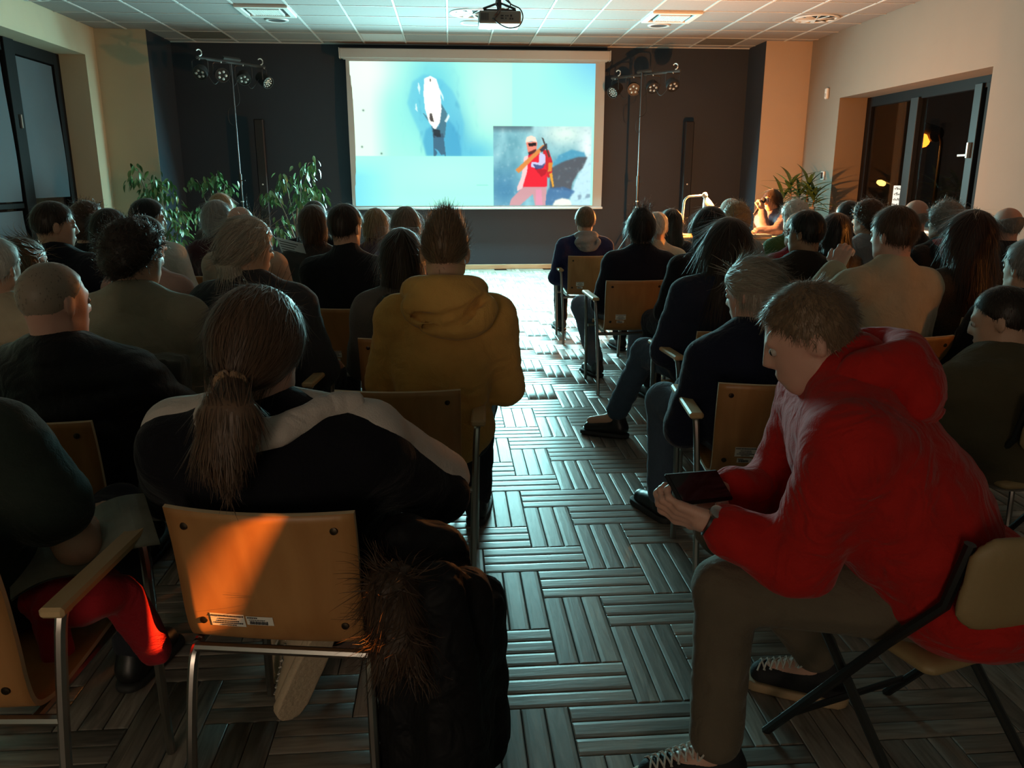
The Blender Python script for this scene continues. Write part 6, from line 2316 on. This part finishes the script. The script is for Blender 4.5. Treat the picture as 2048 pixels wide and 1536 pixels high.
# ------------------------------------------------------------------ the speaker with a microphone
SP = (3.760, 9.300, 1.309)
SPy = 118
SPl = 0.10
SPloc = np.array(SP) * np.array([1, 1, 0]) - RZ(R(SPy)) @ np.array([0, SPl, 0])
SW = lambda p: tuple(RZ(R(-SPy)) @ (np.array(p, float) - SPloc))
SD = lambda p: tuple(RZ(R(-SPy)) @ np.array(p, float))
sx_, sy_, sz_ = SP
_, DS = person('S', 'woman with long dark hair speaking into a microphone at the table', SP, yaw=SPy, lean=SPl, w=0.95, hd=(-8, 10, 0),
               hair=('long', 'darkbrown', dict(t=0.012, w=0.086, strands=2200, sw=0.0016, len=0.45, cut=0.16, sheet=sheet((0.0, 0.08, sz_ - 0.113), -0.06, 0.30, 0.075, 0.05))),
               top=('collar', (0.10, 0.09, 0.13), dict(loose=0.014, name='shirt', mat=M('floral_shirt', (0.16, 0.13, 0.17), rough=0.9, var=0.6, vscale=25))), h=0.010, skin='light',
               arms=dict(R=(SW((sx_ - 0.12, sy_ - 0.16, 0.86)), SW((sx_ - 0.145, sy_ - 0.10, 1.07))), L=(SW((sx_ - 0.02, sy_ - 0.26, 0.86)), SW((sx_ - 0.25, sy_ - 0.24, 0.845)))),
               hands=dict(R=(SD((-0.05, 0.1, 1.0)), SD((-0.6, 0.8, 0.1)), 1, 1.0)))
chair(SPloc[0] + 0.02, SPloc[1], SPy, 'bent plywood chair under the woman with the microphone')
mw = np.array([sx_ - 0.165, sy_ - 0.075, 1.135])
mc = empty('microphone', tuple(mw))
tag(mc, 'black handheld microphone in the speaking woman\'s hand', 'microphone')
ma = Vector((0.30, 0.10, 0.42)).normalized()
MB().lathe([(0.013, -0.13), (0.014, -0.12), (0.018, 0.03), (0.024, 0.045)], 14, (0, 0, 0), ma).build('handle', black_plastic, mc, smooth=True)
MB().lathe([(0.024, 0.045), (0.03, 0.06), (0.031, 0.075), (0.026, 0.095), (0.012, 0.106), (0.001, 0.108)], 16, (0, 0, 0), ma, cap=False).build('head_grille', M('mic_mesh', (0.02, 0.02, 0.02), rough=0.6, bump=0.6, bscale=500), mc, smooth=True)
PEOPLE['S']['group'] = ''
del PEOPLE['S']['group']

# ------------------------------------------------------------------ clothes on chairs, papers and small props
def drape(name, label, cat, lo, hi, h, fn, mat, folds=(0.012, 16, (1, 1, 0.4)), seed=1, group=None, extra=None):
    F_ = Field(lo, hi, h)
    F_.op(lo, hi, fn, 0.0)
    if extra:
        for p in extra:
            F_.prim(p, 0, 0.04)
    F_.folds(folds[0], np.random.default_rng(seed), folds[1], folds[2])
    V, Q = F_.mesh()
    t = empty(name, tuple((np.array(lo) + np.array(hi)) / 2 * np.array([1, 1, 0]) + np.array([0, 0, lo[2]])))
    tag(t, label, cat, group)
    link('cloth', np_mesh('cloth', V - np.array(t.location), Q), mat, t)
    return t


# ponytail woman: scrunchie, collar, sneakers
t1 = PEOPLE['P1']
tie1 = D1['hc'] + D1['Rh'] @ np.array([0.006, -0.118, -0.058])
mb = MB()
mb.tube([tuple(tie1 + np.array([0.030 * math.cos(a), -0.012 + 0.004 * math.sin(3 * a), 0.028 * math.sin(a)])) for a in np.linspace(0, 6.283, 19)], 0.0085, 8, cap=False)
mb.build('hair_tie', fabric('bronze_tie', (0.42, 0.26, 0.15), bump=0.8, bscale=120), t1, smooth=True)
# white band over the shoulders and down the upper arms, and a soft open collar
F_ = Field(D1['lo'] - 0.03, D1['hi'] + 0.03, 0.0115)
o_ = np.array([0, 0.026, 0.026])
for i, s in enumerate((-1, 1)):
    F_.prim(('rc', D1['nb'] + np.array([s * 0.05, 0.01, -0.015]) + o_, D1['SH'][i] + np.array([0, 0, 0.004]) + o_, 0.054, 0.082), 0, 0.03)
    F_.prim(('rc', D1['SH'][i] + np.array([0, 0, 0.0]) + o_, D1['el'][i] + o_ + np.array([s * 0.006, 0, 0.01]), 0.082, 0.072), 0, 0.03)
F_.folds(0.006, np.random.default_rng(9), 14)
V, Q = F_.mesh()
wc_ = fabric('white_collar', (0.56, 0.50, 0.45))
link('white_band', np_mesh('white_band', V, Q), wc_, t1)
F_ = Field(D1['nb'] - np.array([0.26, 0.24, 0.16]), D1['nb'] + np.array([0.30, 0.2, 0.14]), 0.008)
n0 = D1['nb'] + np.array([0.0, 0.0, -0.005])
q = [n0 + np.array(p) for p in ((-0.125, 0.07, 0.012), (-0.128, 0.015, 0.020), (-0.105, -0.05, 0.016), (-0.06, -0.088, 0.004), (0.0, -0.10, 0.0), (0.06, -0.09, 0.006), (0.105, -0.05, 0.020), (0.15, 0.0, 0.034), (0.20, 0.04, 0.030))]
q = [np.array(p) for p in catmull(q, 4)]
for a_, b_ in zip(q[:-1], q[1:]):
    F_.prim(('rc', a_, b_, 0.020, 0.020, (1, 1, 1.5)), 0, 0.008)
F_.folds(0.006, np.random.default_rng(5), 30)
V, Q = F_.mesh()
link('collar', np_mesh('collar', V, Q), wc_, t1)
snk = M('cream_sneaker', (0.52, 0.40, 0.27), rough=0.7, var=0.1, vscale=20)
snk_s = M('cream_sole', (0.60, 0.47, 0.32), rough=0.8, bump=0.6, bscale=60)
s1 = make_shoe(t1, np.array(D1['LG'][1][2]), np.array(D1['LG'][1][3]), snk, snk_s, 0.006, laces=lace_m)
# foot tucked back: toe on the floor, sole turned to the rear
tip = Vector((-0.467, 1.905, 0.012))
ydir = Vector((-0.42, -0.05, -0.90)).normalized()
zdir = Vector((-0.55, 0.72, 0.22))
zdir = (zdir - ydir * zdir.dot(ydir)).normalized()
xdir = ydir.cross(zdir)
Mx = Matrix((xdir, ydir, zdir)).transposed().to_4x4()
Mx.translation = tip - ydir * 0.205
s1.matrix_local = t1.matrix_basis.inverted() @ Mx
make_shoe(t1, np.array(D1['LG'][0][2]) * np.array([1, 1, 1]), np.array(D1['LG'][0][3]), snk, snk_s, 0.007)

# black coat with a fur-trimmed hood hanging beside her chair
blackcoat = M('black_coat', (0.004, 0.004, 0.005), rough=0.7, spec=0.25, bump=0.3, bscale=30, folds=0.5)


def coat(X, Y, Z):
    d = 9.0
    rr_ = random.Random(12)
    for (x, y, zt, zb, r0, r1) in ((-0.12, 1.56, 0.62, 0.10, 0.05, 0.075), (-0.04, 1.52, 0.60, 0.05, 0.06, 0.085), (0.02, 1.58, 0.56, 0.06, 0.055, 0.075), (0.06, 1.66, 0.50, 0.10, 0.05, 0.065), (-0.05, 1.66, 0.62, 0.08, 0.07, 0.08), (-0.11, 1.64, 0.66, 0.30, 0.06, 0.06)):
        e = rcone(X, Y, Z, (x, y, zt), (x + rr_.uniform(-0.02, 0.05), y + rr_.uniform(-0.03, 0.03), zb), r0, r1)
        d = e if isinstance(d, float) else smin(d, e, 0.025)
    return d


tcoat = drape('winter_coat', 'black winter coat with brown fur trim hanging from the chair of the ponytail woman', 'coat', (-0.26, 1.40, 0.0), (0.22, 1.84, 0.76), 0.012, coat, blackcoat, (0.020, 18, (1, 1, 0.35)), 3)
F_ = Field((-0.24, 1.36, 0.38), (0.0, 1.60, 0.72), 0.010)
F_.prim(('rc', (-0.135, 1.50, 0.62), (-0.12, 1.48, 0.52), 0.055, 0.06), 0, 0.02)
F_.prim(('rc', (-0.12, 1.48, 0.52), (-0.085, 1.50, 0.46), 0.06, 0.045), 0, 0.02)
F_.folds(0.012, np.random.default_rng(2), 50, (1, 1, 1))
V, Q = F_.mesh()
rng = np.random.default_rng(8)
rv, rq = ribbons(V, Q, 2600, 0.055, 5, 0.0012, rng, lambda P, N: N * 0.4 + np.array([[-0.2, -0.2, -0.8]]) + 0.5 * np.sin(P * 60), 0.5, 0.35)
V, Q = join_np([(V, Q), (rv, rq)])
link('fur_trim', np_mesh('fur_trim', V - np.array(tcoat.location), Q), M('brown_fur', (0.060, 0.032, 0.016), rough=0.6, island=0.5), tcoat)

# jacket over the chair back of the man in the beige sweater
p4 = PEOPLE['P4'].location


def jk(X, Y, Z):
    y0 = p4.y - 0.235
    d = np.maximum(np.abs(X - (p4.x + 0.02)) - 0.215, np.maximum(np.abs(Y - y0 + 0.05 * (Z - 0.6)) - 0.035, np.abs(Z - 0.56) - 0.275))
    return d - 0.015


drape('draped_jacket', 'grey-green jacket hung over the chair back behind the beige sweater', 'jacket', (p4.x - 0.3, p4.y - 0.38, 0.22), (p4.x + 0.34, p4.y - 0.1, 0.9), 0.013, jk, fabric('grey_green', (0.10, 0.10, 0.085)), (0.022, 15, (1, 1, 0.3)), 6)

# red garment lying on the lap of the person at the lower left, a magazine above it
drape('red_scarf', 'crimson scarf hanging off the armrest chair at the lower left', 'scarf', (-1.02, 1.46, 0.20), (-0.60, 1.86, 0.66), 0.011,
      lambda X, Y, Z: np.minimum(ell(X, Y, Z, (-0.83, 1.64, 0.555), (0.115, 0.085, 0.05)), np.minimum(rcone(X, Y, Z, (-0.745, 1.66, 0.54), (-0.705, 1.70, 0.37), 0.045, 0.035, (1, 0.8, 1)), rcone(X, Y, Z, (-0.88, 1.60, 0.53), (-0.855, 1.58, 0.43), 0.04, 0.03, (1, 0.7, 1)))),
      fabric('crimson_knit', (0.42, 0.02, 0.03)), (0.016, 18, (1, 1, 0.5)), 4)
mg = empty('magazine', (-0.84, 1.72, 0.63), R(20))
mg.rotation_euler = (R(12), R(-14), R(24))
tag(mg, 'open magazine on the knees of the person at the lower left', 'magazine')
for s in (-1, 1):
    V, F = [], []
    for i in range(9):
        u = i / 8
        z = 0.022 * math.sin(u * 3.0) + (0.012 * u if s < 0 else 0)
        V += [(s * 0.15 * u, -0.10, z), (s * 0.15 * u, 0.11, z + 0.006)]
    for i in range(8):
        F.append((i * 2, i * 2 + 2, i * 2 + 3, i * 2 + 1))
    V2 = [(a, b_, c_ - 0.005) for (a, b_, c_) in V]
    MB().add(V, F).add(V2, [f[::-1] for f in F]).build('page', M('magazine_page', (0.22, 0.22, 0.17), rough=0.5, var=0.7, vscale=14), mg)

# paper held up by the bald man near the plants
pp = empty('paper_programme', (-1.02, 5.28, 1.0), R(-20))
pp.rotation_euler = (R(35), R(10), R(-25))
tag(pp, 'pale blue printed programme held beside the grey-blond ponytail', 'paper')
MB().box((-0.10, -0.002, -0.07), (0.10, 0.002, 0.07)).build('sheet', M('programme_paper', (0.62, 0.66, 0.72), rough=0.8), pp)
mb = MB()
for k in range(5):
    mb.box((-0.085, -0.003, 0.045 - k * 0.022), (0.06 - 0.02 * (k % 3), -0.0025, 0.052 - k * 0.022))
mb.build('print', ink, pp)
